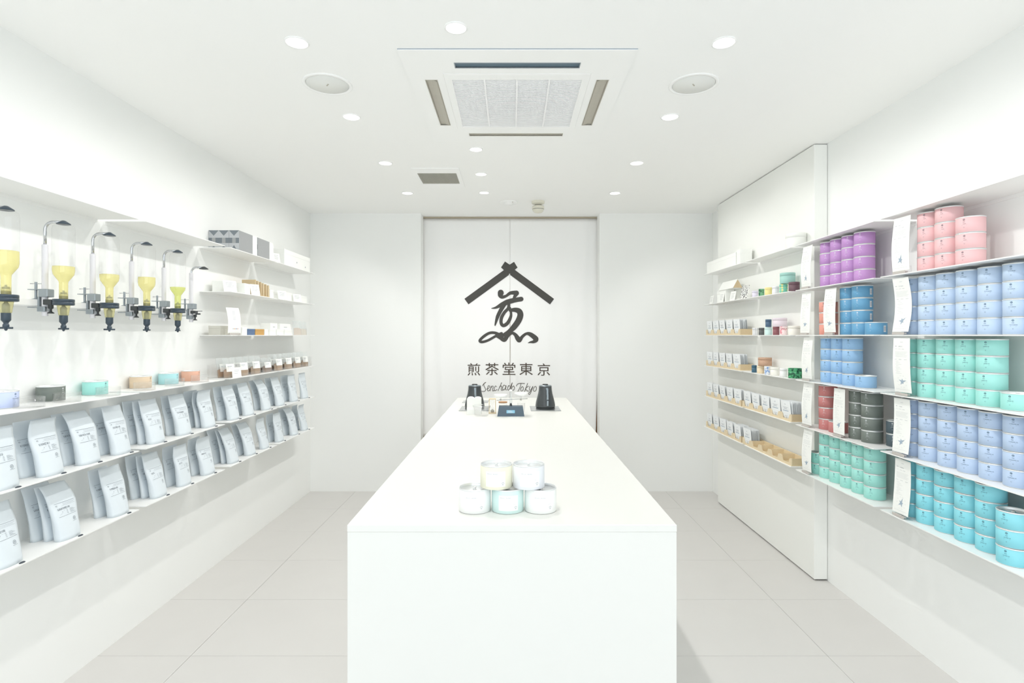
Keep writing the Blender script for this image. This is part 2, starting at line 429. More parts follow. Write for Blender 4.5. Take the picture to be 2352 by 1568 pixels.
build(MB().box(-.286, .286, -.270, .285, D+.006, D+.008), 'filter', M_GRILLEBACK, g)
mb = MB(); ns = 52
for k in range(ns):
    y = -.264+.543*k/(ns-1); n = 8
    for q in range(n):
        x0 = -.286+.572*q/n; x1 = -.286+.572*(q+1)/n
        bul = lambda x: -.010*(1-(x/.286)**2)*(1-(y/.30)**2)
        z0, z1 = D+.001+bul(x0), D+.001+bul(x1)
        mb.face([(x0, y, z0), (x0, y+.0055, z0), (x1, y+.0055, z1), (x1, y, z1)]); mb.face([(x0, y, z0), (x1, y, z1), (x1, y, D+.006), (x0, y, D+.006)])
o = build(mb, 'grille_slat', M_GRILLE, g, fix=False); o['kind'] = 'stuff'
for x in (-.143, 0, .143):
    build(MB().grid(lambda u, v: (x-.004+.008*u, -.27+.555*v, D-.0005-.010*(1-(x/.286)**2)*(1-((-.27+.555*v)/.30)**2)), 1, 12), 'grille_rib', M_GRILLE, g, fix=False)

vt = thing('ceiling_vent', 'small square vent with a taupe grille in the ceiling before the curtain', 'vent', (-.523, 4.0, ZC))
build(plate_holes(MB(), -.165, .165, -.243, .243, -.006, -.0005, [(-.136, .136, -.133, .133)]), 'frame', M_PLAST, vt)
build(MB().box(-.136, .136, -.133, .133, -.002, -.0008), 'backing', M_BEIGESLOT, vt)
for k in range(30):
    x = -.131+.262*k/29; build(MB().box(x-.0022, x+.0022, -.133, .133, -.0065, -.002), 'slat', M_VENT, vt)
for sd, x in (('left', -.83), ('right', .817)):
    t = thing('ceiling_speaker', f'flush round white cover in the ceiling beside the nearest {sd} spotlights', 'ceiling cover', (x, 2.507, ZC), 0, 'round ceiling covers')
    build(MB().lathe([(.1085, 0), (.1085, -.004), (.104, -.005), (.0945, -.005), (.0935, -.0015)], 40), 'rim', M_PLAST, t, fix=False)
    build(MB().lathe([(.0001, -.0042), (.0915, -.0042), (.0925, -.001)], 40), 'cover', mat('cover_white', (234, 235, 231), .6, var=.01), t, fix=False)
    build(MB().box(-.003, .003, -.012, .010, -.0052, -.0040), 'slot', M_BEIGESLOT, t, rz=.6 if x < 0 else -.6)
t = thing('smoke_detector', 'flat round white smoke detector on the ceiling above the curtain', 'smoke detector', (-.03, 4.727, ZC))
build(MB().lathe([(.0775, 0), (.0775, -.006), (.070, -.010), (.040, -.012)], 36), 'base', M_PLAST, t, fix=False)
build(MB().lathe([(.040, -.012), (.036, -.022), (.0001, -.025)], 28), 'sensor_head', M_PLAST, t, fix=False)
build(MB().box(.03, .04, -.055, -.045, -.0125, -.010), 'indicator', M_BEIGESLOT, t)
t = thing('security_camera', 'white ceiling-mounted security camera with a round swivel head, above the curtain', 'camera', (.22, 4.70, ZC))
build(MB().lathe([(.054, 0), (.054, -.018), (.050, -.022), (.030, -.026), (.028, -.030)], 28), 'mount', M_IVORY, t, fix=False)
build(MB().lathe([(.028, -.030), (.030, -.038), (.050, -.042), (.052, -.062), (.048, -.066)], 28), 'body', M_IVORY, t, fix=False)
build(MB().lathe([(.048, -.066), (.048, -.070), (.044, -.084), (.030, -.095), (.0001, -.100)], 28), 'dome', M_IVORY, t, fix=False)
build(MB().lathe([(.0485, -.0665), (.0490, -.068), (.0485, -.0695)], 28), 'seam', M_BLACK, t, fix=False)
build(MB().lathe([(.0288, -.030), (.0298, -.032), (.0290, -.034)], 24), 'collar', M_BLACK, t, fix=False)

# ------------------------------------------------------------------ curtain
YC = 5.33
def cx(px): return (px-1176)*YC/1280
def cz(py): return 1.445+(770-py)*YC/1280
def fold(x, z):
    h = max(0, min(1, (2.57-z)/2.1))
    d = .010*math.sin(x*9+.6)*h + .006*math.sin(x*21+z*1.5)*h + .004*math.sin(x*38+1)*(.4+.6*h)
    e = math.exp(-((x+.74-.10*(2.57-z)/2.1)/.04)**2)+math.exp(-((x-.70+.06*(2.57-z)/2.1)/.05)**2)
    return YC-.010*e*(.3+h)-d*.55
cur = thing('door_curtain', 'white split cloth curtain with a black roof emblem hanging over the back doorway', 'curtain', (0, 0, 0))
ztop, zbot = cz(502), .481
xs0, xs1, xe = cx(964), cx(1171.3), cx(1379)
def panel(xa, xb, drift):
    def f(u, v):
        z = ztop+(zbot-ztop)*v
        x = xa+(xb-xa)*u
        if drift: x += -.068*max(0, v-.35)*u+.0042*(1-u)*min(1, max(0, v-.28)*4)*max(0, 1-max(0, v-.62)*4)
        return (x, fold(x, z), z)
    return MB().grid(f, 70, 60)
for n, (a, b, dft) in enumerate(((xs0, xs1, 0), (xs1, xe, 1))):
    o = build(panel(a, b, dft), 'cloth_panel', M_CLOTH, cur, fix=False)
    md = o.modifiers.new('thickness', 'SOLIDIFY'); md.thickness = .0012; md.offset = 1
def sub2(tr, n=1):
    return tr
def onto(x, z): return (x, fold(x, z)-.0032, z)
def logo(cxp, cyp):   # zoomed trace -> plane metres
    return (cx(1050+cxp/4.6125), cz(580+cyp/4.6125))
def tracefn(x, y): X, Z = logo(x, y); return onto(X, Z)
roofm = MB()
def beam(p0, p1, wd, n=12):
    p0 = Vector(p0); p1 = Vector(p1); d = p1-p0; nn = Vector((-d.y, d.x)).normalized()*wd/2
    v = []; f = []
    for i in range(n+1):
        c = p0+d*i/n; v += [tuple(c+nn), tuple(c-nn)]
    for i in range(n): f.append((2*i, 2*i+1, 2*i+3, 2*i+2))
    return v, f
roofm.flat(beam((99, 518), (530, 205), 73), tracefn); roofm.flat(beam((1005, 519), (580, 205), 73), tracefn)
roofm.flat(([(465, 157), (507, 94), (556, 128), (556, 222), (526, 243), (490, 180)], [(0, 1, 2, 3, 4, 5)]), tracefn)
roofm.flat(([(556, 128), (603, 98), (640, 158), (612, 182), (586, 243), (556, 222)], [(0, 1, 2, 3, 4, 5)]), tracefn)
build(roofm, 'roof_emblem', M_PRINT, cur, fix=False)
S = [([(462, 424), (462, 452), (480, 470), (520, 458), (560, 430), (600, 425), (628, 428)], [64, 58, 36, 28, 34, 42, 54]),
     ([(632, 432), (612, 462), (600, 478)], [46, 34, 22]),
     ([(678, 492), (640, 498), (590, 508), (530, 525), (470, 552), (410, 582), (362, 590)], [50, 48, 52, 56, 44, 24, 4]),
     ([(500, 545), (462, 610), (428, 680), (402, 768)], [48, 42, 38, 14]),
     ([(548, 548), (540, 590), (500, 635), (470, 690), (466, 745), (490, 772), (530, 750), (560, 700), (572, 650), (560, 585)], [30, 32, 34, 36, 34, 36, 38, 34, 26, 22]),
     ([(560, 612), (610, 606), (655, 620), (670, 660), (650, 720), (600, 790), (545, 840), (480, 880)], [30, 46, 60, 64, 64, 60, 44, 34]),
     ([(470, 890), (430, 862), (390, 848), (340, 852), (285, 885), (240, 930), (262, 946), (320, 932), (380, 900), (430, 872), (470, 855)], [40, 34, 28, 28, 30, 28, 28, 26, 26, 28, 30]),
     ([(420, 880), (460, 900), (500, 922), (535, 880), (580, 852), (615, 868), (640, 905), (660, 930), (690, 890), (735, 858), (780, 868), (835, 915), (812, 942), (775, 948), (750, 957)], [34, 42, 48, 40, 28, 36, 52, 44, 32, 28, 46, 56, 34, 18, 3])]
cm = MB()
for p, ws in S: cm.flat(stroke2(p, ws), tracefn)
build(cm, 'brush_character', M_PRINT, cur, fix=False)
km = MB()
for ch, px_, py_ in (('煎', 178, 1236), ('茶', 370, 1233), ('堂', 549, 1229), ('東', 731, 1232), ('京', 918, 1238)):
    tr = text2d(ch); ys = [v[1] for v in tr[0]]; mid = (min(ys)+max(ys))/2; hh = max(ys)-min(ys)
    X, Z = logo(px_, py_); s = .117/hh
    km.flat(tr, lambda a, b: onto(X+a*s*1.08, Z+(b-mid)*s))
build(km, 'shop_name_characters', M_PRINT2, cur, fix=False)
sm = MB()
scr = [[(690, 200), (715, 165), (755, 140), (728, 152), (715, 190), (738, 240), (748, 280), (720, 302), (678, 298)],
       [(765, 262), (798, 250), (820, 215), (803, 198), (782, 235), (780, 282), (800, 292), (832, 268)],
       [(845, 205), (838, 250), (828, 296)], [(836, 256), (865, 208), (886, 218), (870, 275), (880, 294), (900, 280)],
       [(945, 218), (925, 205), (903, 250), (912, 290), (955, 268)],
       [(1036, 145), (1005, 215), (972, 292)], [(988, 250), (1020, 205), (1040, 218), (1028, 268), (1040, 284), (1060, 268)],
       [(1108, 205), (1075, 188), (1055, 240), (1070, 278), (1098, 250), (1118, 195), (1106, 262), (1130, 276)],
       [(1180, 205), (1160, 198), (1145, 240), (1155, 280), (1185, 250), (1228, 140), (1198, 262), (1215, 276)],
       [(1252, 202), (1226, 222), (1220, 265), (1245, 280), (1270, 240), (1256, 206)],
       [(1302, 205), (1325, 168), (1380, 155), (1450, 160)], [(1388, 160), (1365, 230), (1330, 300)],
       [(1408, 215), (1382, 245), (1386, 290), (1415, 285), (1430, 240), (1412, 214)],
       [(1505, 155), (1478, 230), (1450, 302)], [(1520, 208), (1466, 248), (1496, 290), (1522, 292)],
       [(1548, 210), (1532, 255), (1550, 284), (1580, 245), (1598, 208), (1572, 290), (1545, 350), (1522, 352), (1532, 318), (1575, 288)],
       [(1642, 210), (1612, 240), (1610, 288), (1640, 295), (1665, 250), (1650, 212)]]
for st in scr:
    sm.flat(stroke2(st, [9]*len(st), 4), lambda x, y: onto(cx(1020+x/7.84), cz(860+y/7.84)))
build(sm, 'shop_name_script', M_PRINT2, cur, fix=False)
build(MB().box(-.90, .87, 5.308, 5.339, cz(502), ZC-.001), 'hanging_rail', M_RAIL, cur)
# storage seen through the gap at the curtain's right edge
sl = bpy.data.lights.new('storeroom_fill', 'POINT'); sl.energy = 14; sl.shadow_soft_size = .06; sl.color = (1, .93, .82)  # unseen fill light, added to brighten what shows behind the curtain
so_ = bpy.data.objects.new('storeroom_fill', sl); COL.objects.link(so_); so_.location = (0, 6.1, 2.4)
rk = thing('storage_rack', 'brown wooden storage rack glimpsed through the gap right of the curtain', 'rack', (0, 0, 0))
for z in (.35, .85, 1.35, 1.85): build(MB().box(.49, 1.36, 6.0, 6.4, z, z+.03), 'shelf_board', M_WOODD, rk)
for x in (.45, 1.36): build(MB().box(x, x+.04, 6.0, 6.4, 0, 2.1), 'upright', M_WOODD, rk)
def carton(x, y, z, a, b, h, m, label):
    t = thing('storage_carton', label, 'box', (x, y, z))
    build(MB().bbox(-a/2, a/2, -b/2, b/2, 0, h, .002), 'body', m, t); build(MB().box(-a/2-.0008, a/2+.0008, -.02, .02, h-.04, h+.0008), 'tape', M_IVORY, t)
carton(.85, 6.2, .38, .34, .26, .3, mat('brown_card', (176, 130, 92), .8, var=.1), 'brown carton low on the rack behind the curtain gap')
carton(.86, 6.2, .88, .36, .28, .34, mat('khaki_card', (150, 148, 128), .8, var=.1), 'khaki carton in the middle of the rack behind the curtain gap')
carton(.85, 6.2, 1.38, .32, .26, .28, mat('grey_card', (120, 128, 122), .8, var=.1), 'grey carton high on the rack behind the curtain gap')

# ------------------------------------------------------------------ tea tins
R, H = .046, .0612
def tin_meshes(r, h):
    can = MB().lathe([(0.0001, .0012), (r-.004, .0012), (r-.0025, 0), (r-.0006, .0012), (r-.0006, .0030), (r-.0006, h-.0044), (r+.0006, h-.0036), (r+.0008, h-.0018), (r+.0002, h-.0004), (r-.0012, h), (r-.0028, h-.0004), (r-.0034, h-.0080)], 36)
    lid = MB().lathe([(r-.0034, h-.0080), (r-.010, h-.0080), (r-.011, h-.0070), (.0075, h-.0068), (.0070, h-.0040), (.0055, h-.0026), (.0001, h-.0024)], 32)
    return can.data('can', M_RIM, True), lid.data('lid', M_METAL, True)
CAN, LID = tin_meshes(R, H)
def wrapper(r, h, m, ink, name, logo_top=True):
    mb = MB().lathe([(r-.0006, .0022), (r-.0002, .0024), (r-.0002, h-.0046), (r-.0006, h-.0044)], 48)
    rr = r+.0002
    fn = lambda x, y: (rr*math.cos(x/rr), rr*math.sin(x/rr), y)
    t = h*.80
    mb.flat(ring2(0, t, .0026, .0036), fn, 1); mb.flat(rect2(-.0014, t-.0012, .0014, t+.0002), fn, 1); mb.flat(rect2(-.002, t+.0006, .002, t+.0012), fn, 1)
    mb.flat(place(text2d('煎茶'), 0, t-.0100, .0026), fn, 1)
    mb.flat(place(text2d(name), .0015, t-.0170, .0032, .80), fn, 1)
    mb.flat(rect2(-.008, t-.0205, .010, t-.0201), fn, 1)
    mb.flat(ring2(0, t-.0290, .0014, .0018, 8), fn, 1)
    return mb.data('wrapper', [m, ink], False)
TIN_DEF = {  # colour word: (rgb, ink, variety)
    'pink': ((238, 194, 196), M_INK, 'ASAHI'), 'periwinkle': ((194, 214, 238), M_INKT, 'TSUYUHIKARI'),
    'mint': ((164, 228, 220), M_INKT, 'SAEMIDORI'), 'pale periwinkle': ((188, 208, 234), M_INKT, 'YUTAKAMIDORI'),
    'cyan': ((142, 218, 230), M_INKT, 'OKUMIDORI'), 'purple': ((192, 146, 204), M_INKW, 'KANAYA'),
    'orange': ((234, 162, 146), M_INK, 'BENIHIKARI'), 'deep blue': ((106, 166, 204), M_INKW, 'SOFU'),
    'sky blue': ((154, 194, 232), M_INKT, 'KOSHUN'), 'brick red': ((200, 128, 126), M_INKW, 'BENIFUKI'),
    'dark green-grey': ((114, 122, 116), M_INKW, 'GOKOU'), 'dark navy': ((80, 96, 104), M_INKW, 'GOKOU'),
    'pale mint': ((162, 224, 214), M_INKT, 'SAYAMA'), 'tan': ((222, 200, 172), M_INK, 'HOJICHA'),
    'aqua': ((176, 224, 228), M_INKT, 'YABUKITA'), 'salmon orange': ((228, 178, 154), M_INK, 'WAKOUCHA'),
    'lavender': ((196, 208, 238), M_INKT, 'TSUYUHIKARI')}
_proto = {}
def tin(kind, x, y, z, rz, label, group):
    if kind not in _proto:
        rgb, ink, nm = TIN_DEF[kind]
        t = thing('tea_tin', label, 'tea tin', (x, y, z), rz, group)
        ob('can', CAN, t)
        ob('wrapper', wrapper(R, H, mat(kind.replace(' ', '_').replace('-', '_')+'_wrapper_paper', rgb, .55, var=.02, scale=60), ink, nm), t)
        ob('lid', LID, t); _proto[kind] = t; return t
    return dup(_proto[kind], (x, y, z), rz, label, group)
LEVELN = ['bottom', 'second from bottom', 'third from bottom', 'topmost']
def stacks(kind, lev, ys, counts, adj, group, word=None, xs=None, anchor='menu sheet'):
    """columns of tins along the right shelves, counted from the far end"""
    for c, (y, n) in enumerate(zip(ys, counts)):
        x = 1.745 if not xs else xs[c]
        for k in range(n):
            cd = math.atan2(-y, -x)+2*PI
            rz = cd-math.radians(27)+random.uniform(-.10, .10)
            lvn = LEVELN[k] if n == 4 else (['bottom', 'middle', 'top'][k] if n == 3 else (['lower', 'upper'][k] if n == 2 else 'standing alone'))
            wd = word or kind
            tin(kind, x+random.uniform(-.0008, .0008), y+random.uniform(-.0008, .0008), SH[lev]+.0002+k*(H+.0001), rz,
                f'{wd} tea tin{adj}, {ORD[c]} stack from its {anchor}, {lvn}', group)
stacks('pink', 1, [2.323, 2.226, 2.120], [4, 4, 3], '', 'pink tins on the near right shelf')
stacks('periwinkle', 2, [2.417, 2.317, 2.220, 2.119, 2.018, 1.914, 1.815], [4]*7, ' above the mint tins', 'periwinkle tins above the mint tins')
stacks('mint', 3, [2.42, 2.323, 2.219, 2.122, 2.026, 1.923], [4, 4, 4, 4, 4, 1], '', 'mint tins on the near right shelf', word='deep mint')
stacks('pale periwinkle', 4, [2.417, 2.317, 2.212, 2.112, 2.014, 1.914, 1.815], [4]*7, ' below the mint', 'periwinkle tins below the mint tins', word='pale periwinkle')
stacks('cyan', 5, [2.429, 2.331, 2.229, 2.127, 2.029], [4]*5, '', 'cyan tins on the bottom right shelf')
stacks('cyan', 5, [1.915], [3], ' with visible lid, right edge', 'cyan tins on the bottom right shelf', xs=[1.722], anchor='front row')
stacks('cyan', 5, [1.885], [4], ' in the rear row', 'cyan tins on the bottom right shelf', xs=[1.812], anchor='wall')
stacks('purple', 1, [3.064, 2.965, 2.863, 2.760], [4]*4, '', 'purple tins')
stacks('orange', 2, [3.072], [3], '', 'orange tins')
stacks('deep blue', 2, [2.876, 2.776, 2.672], [4, 4, 1], '', 'deep blue tins')
stacks('sky blue', 3, [3.058, 2.957, 2.856, 2.748], [4, 4, 4, 1], '', 'sky blue tins')
stacks('brick red', 4, [3.077, 2.979], [4, 1], '', 'brick red tins')
stacks('dark green-grey', 4, [2.800, 2.701], [4, 4], '', 'dark green-grey tins')
stacks('dark navy', 4, [2.60], [2], '', 'dark navy tins', xs=[1.80])
stacks('pale mint', 5, [3.166, 3.072, 2.974, 2.876, 2.778, 2.680], [2, 4, 4, 4, 4, 4], '', 'pale mint tins on the bottom shelf')
for st in ((2.873, 'first'), ):
    pass
# white barcode stickers on the deep blue tins
stk = MB().grid(lambda u, v: ((R+.0009)*math.cos((u-.5)*.30), (R+.0009)*math.sin((u-.5)*.30), .014+.030*v), 3, 1)
for k in range(8): stk.grid(lambda u, v: ((R+.0012)*math.cos((k-3.5)*.03+.014*u), (R+.0012)*math.sin((k-3.5)*.03+.014*u), .018+.022*v), 1, 1, 1)
stk_me = stk.data('barcode_sticker', [M_INKW, M_INKL], False)
for o in [o for o in COL.objects if o.get('group') == 'deep blue tins']:
    s_ = ob('barcode_sticker', stk_me, o); s_.rotation_euler = (0, 0, 2*PI-(-math.radians(79)) if False else math.radians(79))

# tins on the left wall, each behind a clear cup
for kind, y, wd, pos in (('lavender', 1.984, 'lavender', 'at the left edge'), ('dark green-grey', 2.193, 'dark grey', 'second from the left edge'),
                         ('mint', 2.427, 'turquoise', 'left of the shelf joint'), ('tan', 2.724, 'tan', 'right of the shelf joint'),
                         ('aqua', 2.945, 'light cyan', 'between tan and salmon ones'), ('salmon orange', 3.148, 'salmon', 'nearest the bagged tea')):
    tin(kind, -1.815, y, SH[3]+.0002, math.radians(2)+random.uniform(-.05, .05), f'{wd} tea tin standing alone on the left wall shelf, {pos}', 'single tins under the drink dispensers')
cup = MB().lathe([(.0001, .0030), (.042, .0030), (.0425, .036), (.0450, .036), (.0450, .0005), (.0001, .0005)], 32)
cup_me = cup.data('cup_body', M_ACRYL, True)
rim_me = MB().lathe([(.0424, .0362), (.0428, .0370), (.0448, .0370), (.0451, .0362)], 32).data('rim', M_FILM, True)
for i, y in enumerate((1.995, 2.165, 2.385, 2.620, 2.855, 3.085)):
    t = thing('acrylic_cup', f'shallow clear cup on the left shelf before the {["lavender", "dark grey", "turquoise", "tan", "light cyan", "salmon"][i]} tin', 'cup', (-1.728, y, SH[3]), 0, 'clear sample cups')
    ob('cup_body', cup_me, t); ob('rim', rim_me, t)

# ------------------------------------------------------------------ tea pouches (left wall)
PW, PH = .105, .212
def pouch_fn(var, w_=PW, h_=PH):
    lean, curl, pinch = var
    def F(u, v, side):       # u -1..1, v 0..1, side +1 front / -1 back
        t = .024*max(0, 1-v/.86)**.75+.0006
        bul = (1-.55*abs(u)**3)
        ww = w_/2*(.95+.19*min(1, v*1.5)**1.2)*(1-(.03 if v > .97 and abs(u) > .9 else 0))
        ww *= 1+pinch*math.exp(-((v-.55)/.12)**2)
        x = side*t*bul - lean*v**1.3 + curl*max(0, v-.62)**2*3.2 + .0022*math.sin(v*9+u*2)*(v*(1-v)*3)
        return (x, u*ww, v*h_*(1-.02*v))
    return F
def pouch_mesh(F):
    mb = MB(); N, K = 12, 14
    for sd in (1, -1):
        mb.grid(lambda u, v: F(2*u-1, v, sd), N, K, flip=(sd < 0))
    for e in (-1, 1):
        mb.grid(lambda u, v: tuple(Vector(F(e, v, 1)).lerp(Vector(F(e, v, -1)), u)), 1, K, flip=(e < 0))
    mb.grid(lambda u, v: tuple(Vector(F(2*v-1, 0, 1)).lerp(Vector(F(2*v-1, 0, -1)), u)), 1, N)
    mb.grid(lambda u, v: tuple(Vector(F(2*v-1, 1, 1)).lerp(Vector(F(2*v-1, 1, -1)), u)), 1, N)
    return mb.data('tea_pouch', M_PAPER, True)
def pouch_print(F, num, name):
    def fn(x, y):
        p = F(x*2, y, 1); return (p[0]+.0009, p[1], p[2])
    mb = MB()
    def L(x0, x1, y, t=.0035):
        v = []; f = []
        n = 6
        for i in range(n+1):
            xx = x0+(x1-x0)*i/n; v += [(xx, y-t/2), (xx, y+t/2)]
        for i in range(n): f.append((2*i, 2*i+2, 2*i+3, 2*i+1))
        mb.flat((v, f), fn)
    L(-.36, .40, .665, .004); L(-.36, .40, .425)
    a = PH/PW   # v units are taller than u units
    tx = lambda s, x, y, h, sx=1: mb.flat(([(x+p*h*a*sx, y+q*h) for p, q in text2d(s, 'l')[0]], text2d(s, 'l')[1]), fn)
    wn = max(p[0] for p in text2d(name, 'l')[0]); hn = .040
    tx(num, -.34, .612, .030, .50); tx(name, -.31, .538, hn, min(.62, (.46 if len(name) > 6 else .33)/(wn*hn*a)))
    for q, (x0, x1) in enumerate(((-.08, .40), (-.08, .34), (-.14, .40))): L(x0, x1, .64-.018*q, .0018)
    for q in range(6): L(.0, .05, .52-.014*q, .0028); L(.13, .13+.12+.05*(q % 3), .52-.014*q, .0026)
    v, f = ring2(0, 0, .85, 1.0, 16); mb.flat(([(.22+p*.062, .335+q*.062/a) for p, q in v], f), fn)
    mb.flat(rect2(.198, .326, .242, .333), fn); mb.flat(rect2(.19, .340, .25, .344), fn)
    L(.12, .32, .290, .0030)
    v, f = ring2(0, 0, .55, 1.0, 10); mb.flat(([(-.17+p*.012, .50+q*.010/a*1.4) for p, q in v], f), fn)
    L(-.30, -.22, .462, .0014); L(-.24, -.17, .478, .0014); L(-.12, -.06, .515, .0014)
    return mb.data('label_print', M_INK, False)
VARS = [(.045, .00, 0), (.040, -.05, 0), (.048, .05, 0), (.030, .02, -.05), (.050, -.03, -.02)]
names_c = [('012', 'ASANOEGI'), ('003', 'KOISHIZUKU'), ('004', 'YABUKITA-YAME'), ('007', 'OKUMIDORI'), ('009', 'KUSU'), ('011', 'TSUYUHIKARI'), ('013', 'SAEMI'),
           ('015', 'TENMYO'), ('016', 'TAKANE'), ('017', 'KOSHUN'), ('018', 'FUJI'), ('019', 'MIDORI'), ('020', 'SOFU')]
names_d = [('021', 'SAEMIDORI'), ('022', 'KANAYAMIDORI'), ('023', 'YUMEKAORI'), ('027', 'FAITA'), ('028', 'KYOTO'), ('029', 'MEIRYOKU'), ('030', 'TSUYU'),
           ('031', 'SOFU'), ('032', 'FUJI'), ('033', 'KOSHUN'), ('034', 'ASANOKA'), ('035', 'GOKO')]
ymid = lambda px, X=-1.735: 1280*X/(px-1176)
fc = [1.885, 2.079, 2.265, 2.454, 2.695, 2.922, 3.163, 3.443, 3.640, 3.900, 4.135, 4.395, 4.62]
fd = [1.900, 2.160, 2.438, 2.715, 2.925, 3.155, 3.440, 3.665, 3.875, 4.125, 4.400, 4.620]
nb_c = [1, 1, 1, 1, 2, 1, 2, 1, 1, 1, 1, 1, 0]; nb_d = [1, 2, 1, 2, 1, 1, 2, 1, 0, 1, 1, 1]
var_c = [3, 2, 1, 0, 0, 0, 2, 0, 0, 1, 0, 3, 3]; var_d = [0, 1, 0, 0, 3, 2, 4, 4, 2, 3, 1, 2]
for sh, ys, nms, nbs, vrs in ((4, fc, names_c, nb_c, var_c), (5, fd, names_d, nb_d, var_d)):
    row = 'upper' if sh == 4 else 'lower'
    for i, y in enumerate(ys):
        F = pouch_fn(VARS[vrs[i]]); me = pouch_mesh(F); pr = pouch_print(F, *nms[i])
        G = f'white tea pouches on the {row} left pouch shelf'
        for k in range(1+nbs[i]):
            x = -1.722-(.058*k if nbs[i] < 2 else .044*k); yy = y+(random.uniform(-.012, .012) if k else 0)-(.006*k)
            if k == 2: yy += .012
            pos = 'front' if k == 0 else ('rear' if (k == 1 and nbs[i] == 1) or k == 2 else 'middle')
            o = ob('tea_pouch', me, None, (x, yy, SH[sh]+.0003), random.uniform(-.09, .02))
            # keep leaning tops clear of the wall
            if k: o.scale = (.62, 1, .985)
            tag(o, f'{pos} white tea pouch in the {ORD[i]} group from the near end, {row} pouch shelf', 'tea pouch', G)
            ob('label_print', pr, o)
        cl = MB().lathe([(.0001, .004), (.006, .0038), (.010, .002), (.0105, 0)], 14)
        c = build(cl, 'shelf_clip', M_CLIP, None, (-1.6875, y+.02, SH[sh]+.0002), fix=False); c.scale = (.55, 1.1, 1)
        tag(c, f'small dark oval clip on the shelf edge before the {ORD[i]} pouch group, {row} pouch shelf', 'clip', f'dark clips on the {row} pouch shelf')

# ------------------------------------------------------------------ menu sheets (right wall)
def menu_sheet(y, lev, curl, lean, rz, label, title, sz=1.0):
    x = 1.681; t = thing('menu_sheet', label, 'menu sheet', (x, y, SH[lev]), PI+rz, 'menu sheets on the right wall')
    W_, H_ = .098*sz, .232
    def F(u, v):   # faces local +x
        return (.006+curl*.010*math.sin(v*PI*1.1)-lean*v+.0012*math.sin(v*5+u*2), (u-.5)*W_, .014+v*H_)
    mb = MB().grid(F, 6, 16).grid(lambda u, v: (F(u, v)[0]-.0006, F(u, v)[1], F(u, v)[2]), 6, 16, flip=True)
    s = build(mb, 'paper', M_SHEET, t, fix=False)
    pr = MB(); fn = lambda a, b: (F(a, b)[0]+.0007, F(a, b)[1], F(a, b)[2])
    fl_ = lambda tr, mi=0: pr.flat(tr, fn, mi)
    fl_(rect2(.42, .925, .58, .932)); fl_(rect2(.12, .845, .22, .858))
    k = W_/H_
    tr = text2d(title, 'l'); fl_(([(.32+p*.020/k*.7, .838+q*.020) for p, q in tr[0]], tr[1]), 1)
    for q in range(3): fl_(rect2(.12+.2*q, .80-.002*q, .26+.2*q, .8035))
    for q in range(5): fl_(rect2(.12, .745-.022*q, .86-.06*(q % 3), .7485-.022*q))
    for a_, b_ in ((.12, .24), (.36, .52), (.66, .82)): fl_(rect2(a_, .605, b_, .612))
    for q in range(9): fl_(rect2(.16+.05*(q % 2), .57-.028*q, .34+.09*((q*7) % 3), .5735-.028*q))
    for q in range(10):
        a_ = 2*PI*q/10; fl_(rect2(.52+.26*math.cos(a_)-.04, .20+.11*math.sin(a_)-.002, .52+.26*math.cos(a_)+.04, .20+.11*math.sin(a_)+.0015))
    a0 = random.uniform(0, 2)
    star = []
    for q in range(10):
        rr = (.24, .07, .14, .06, .21, .07, .18, .07, .12, .06)[q]; a_ = a0+2*PI*q/10; star.append((.52+rr*math.cos(a_), .20+rr*math.sin(a_)*k))
    fl_((star+[(.52, .20)], [(10, q, (q+1) % 10) for q in range(10)]), 2)
    fl_(rect2(.10, .055, .90, .058))
    ob('print', pr.data('print', [M_INKP, M_INKM, M_INKB], False), t)
    st = build(MB().bbox(-.012, .016, -.052*sz, .052*sz, 0.0002, .004, .001).box(-.0015, .0005, -.052*sz, .052*sz, .004, .030), 'acrylic_stand', M_ACRYL, t)
    build(MB().bbox(.0150, .0168, -.036*sz, .036*sz, .0012, .0125, .0005).box(.003, .0152, -.034*sz, .034*sz, .004, .010), 'grip', M_GREYCLIP, t)
A = 'tall white menu sheet'
menu_sheet(2.450-.05, 1, .6, .004, .05, A+' left of the pink tins', 'ASAHI')
menu_sheet(2.405, 2, -1.2, .003, .02, A+' left of the periwinkle tins above the mint ones', 'TSUYUHIKARI')
menu_sheet(2.385, 3, .5, -.010, .04, A+' left of the near mint tins', 'SAEMIDORI')
menu_sheet(2.405, 4, -.4, .008, .02, A+' left of the periwinkle tins below the mint ones', 'YUTAKA')
menu_sheet(2.405, 5, -.3, .012, .0, A+' left of the cyan tins on the bottom shelf', 'OKUMIDORI')
menu_sheet(3.170, 1, .8, .006, .02, A+' left of the purple tins', 'KANAYA')
menu_sheet(3.185, 2, .3, .008, .02, A+' left of the orange tins', 'BENI')
menu_sheet(2.935, 2, .6, .002, .05, A+' between the orange and the deep blue tins', 'SOFU')
menu_sheet(3.160, 3, .8, .004, .02, A+' left of the sky blue tins', 'KOSHUN')
menu_sheet(3.165, 4, .6, .006, .02, A+' left of the brick red tins', 'BENIFUKI')
menu_sheet(2.855, 4, .2, .002, .0, A+' between the brick red and green-grey tins', 'GOKOU')
menu_sheet(3.165, 5, .6, .006, .0, A+' left of the pale mint tins on the bottom shelf', 'SAYAMA')

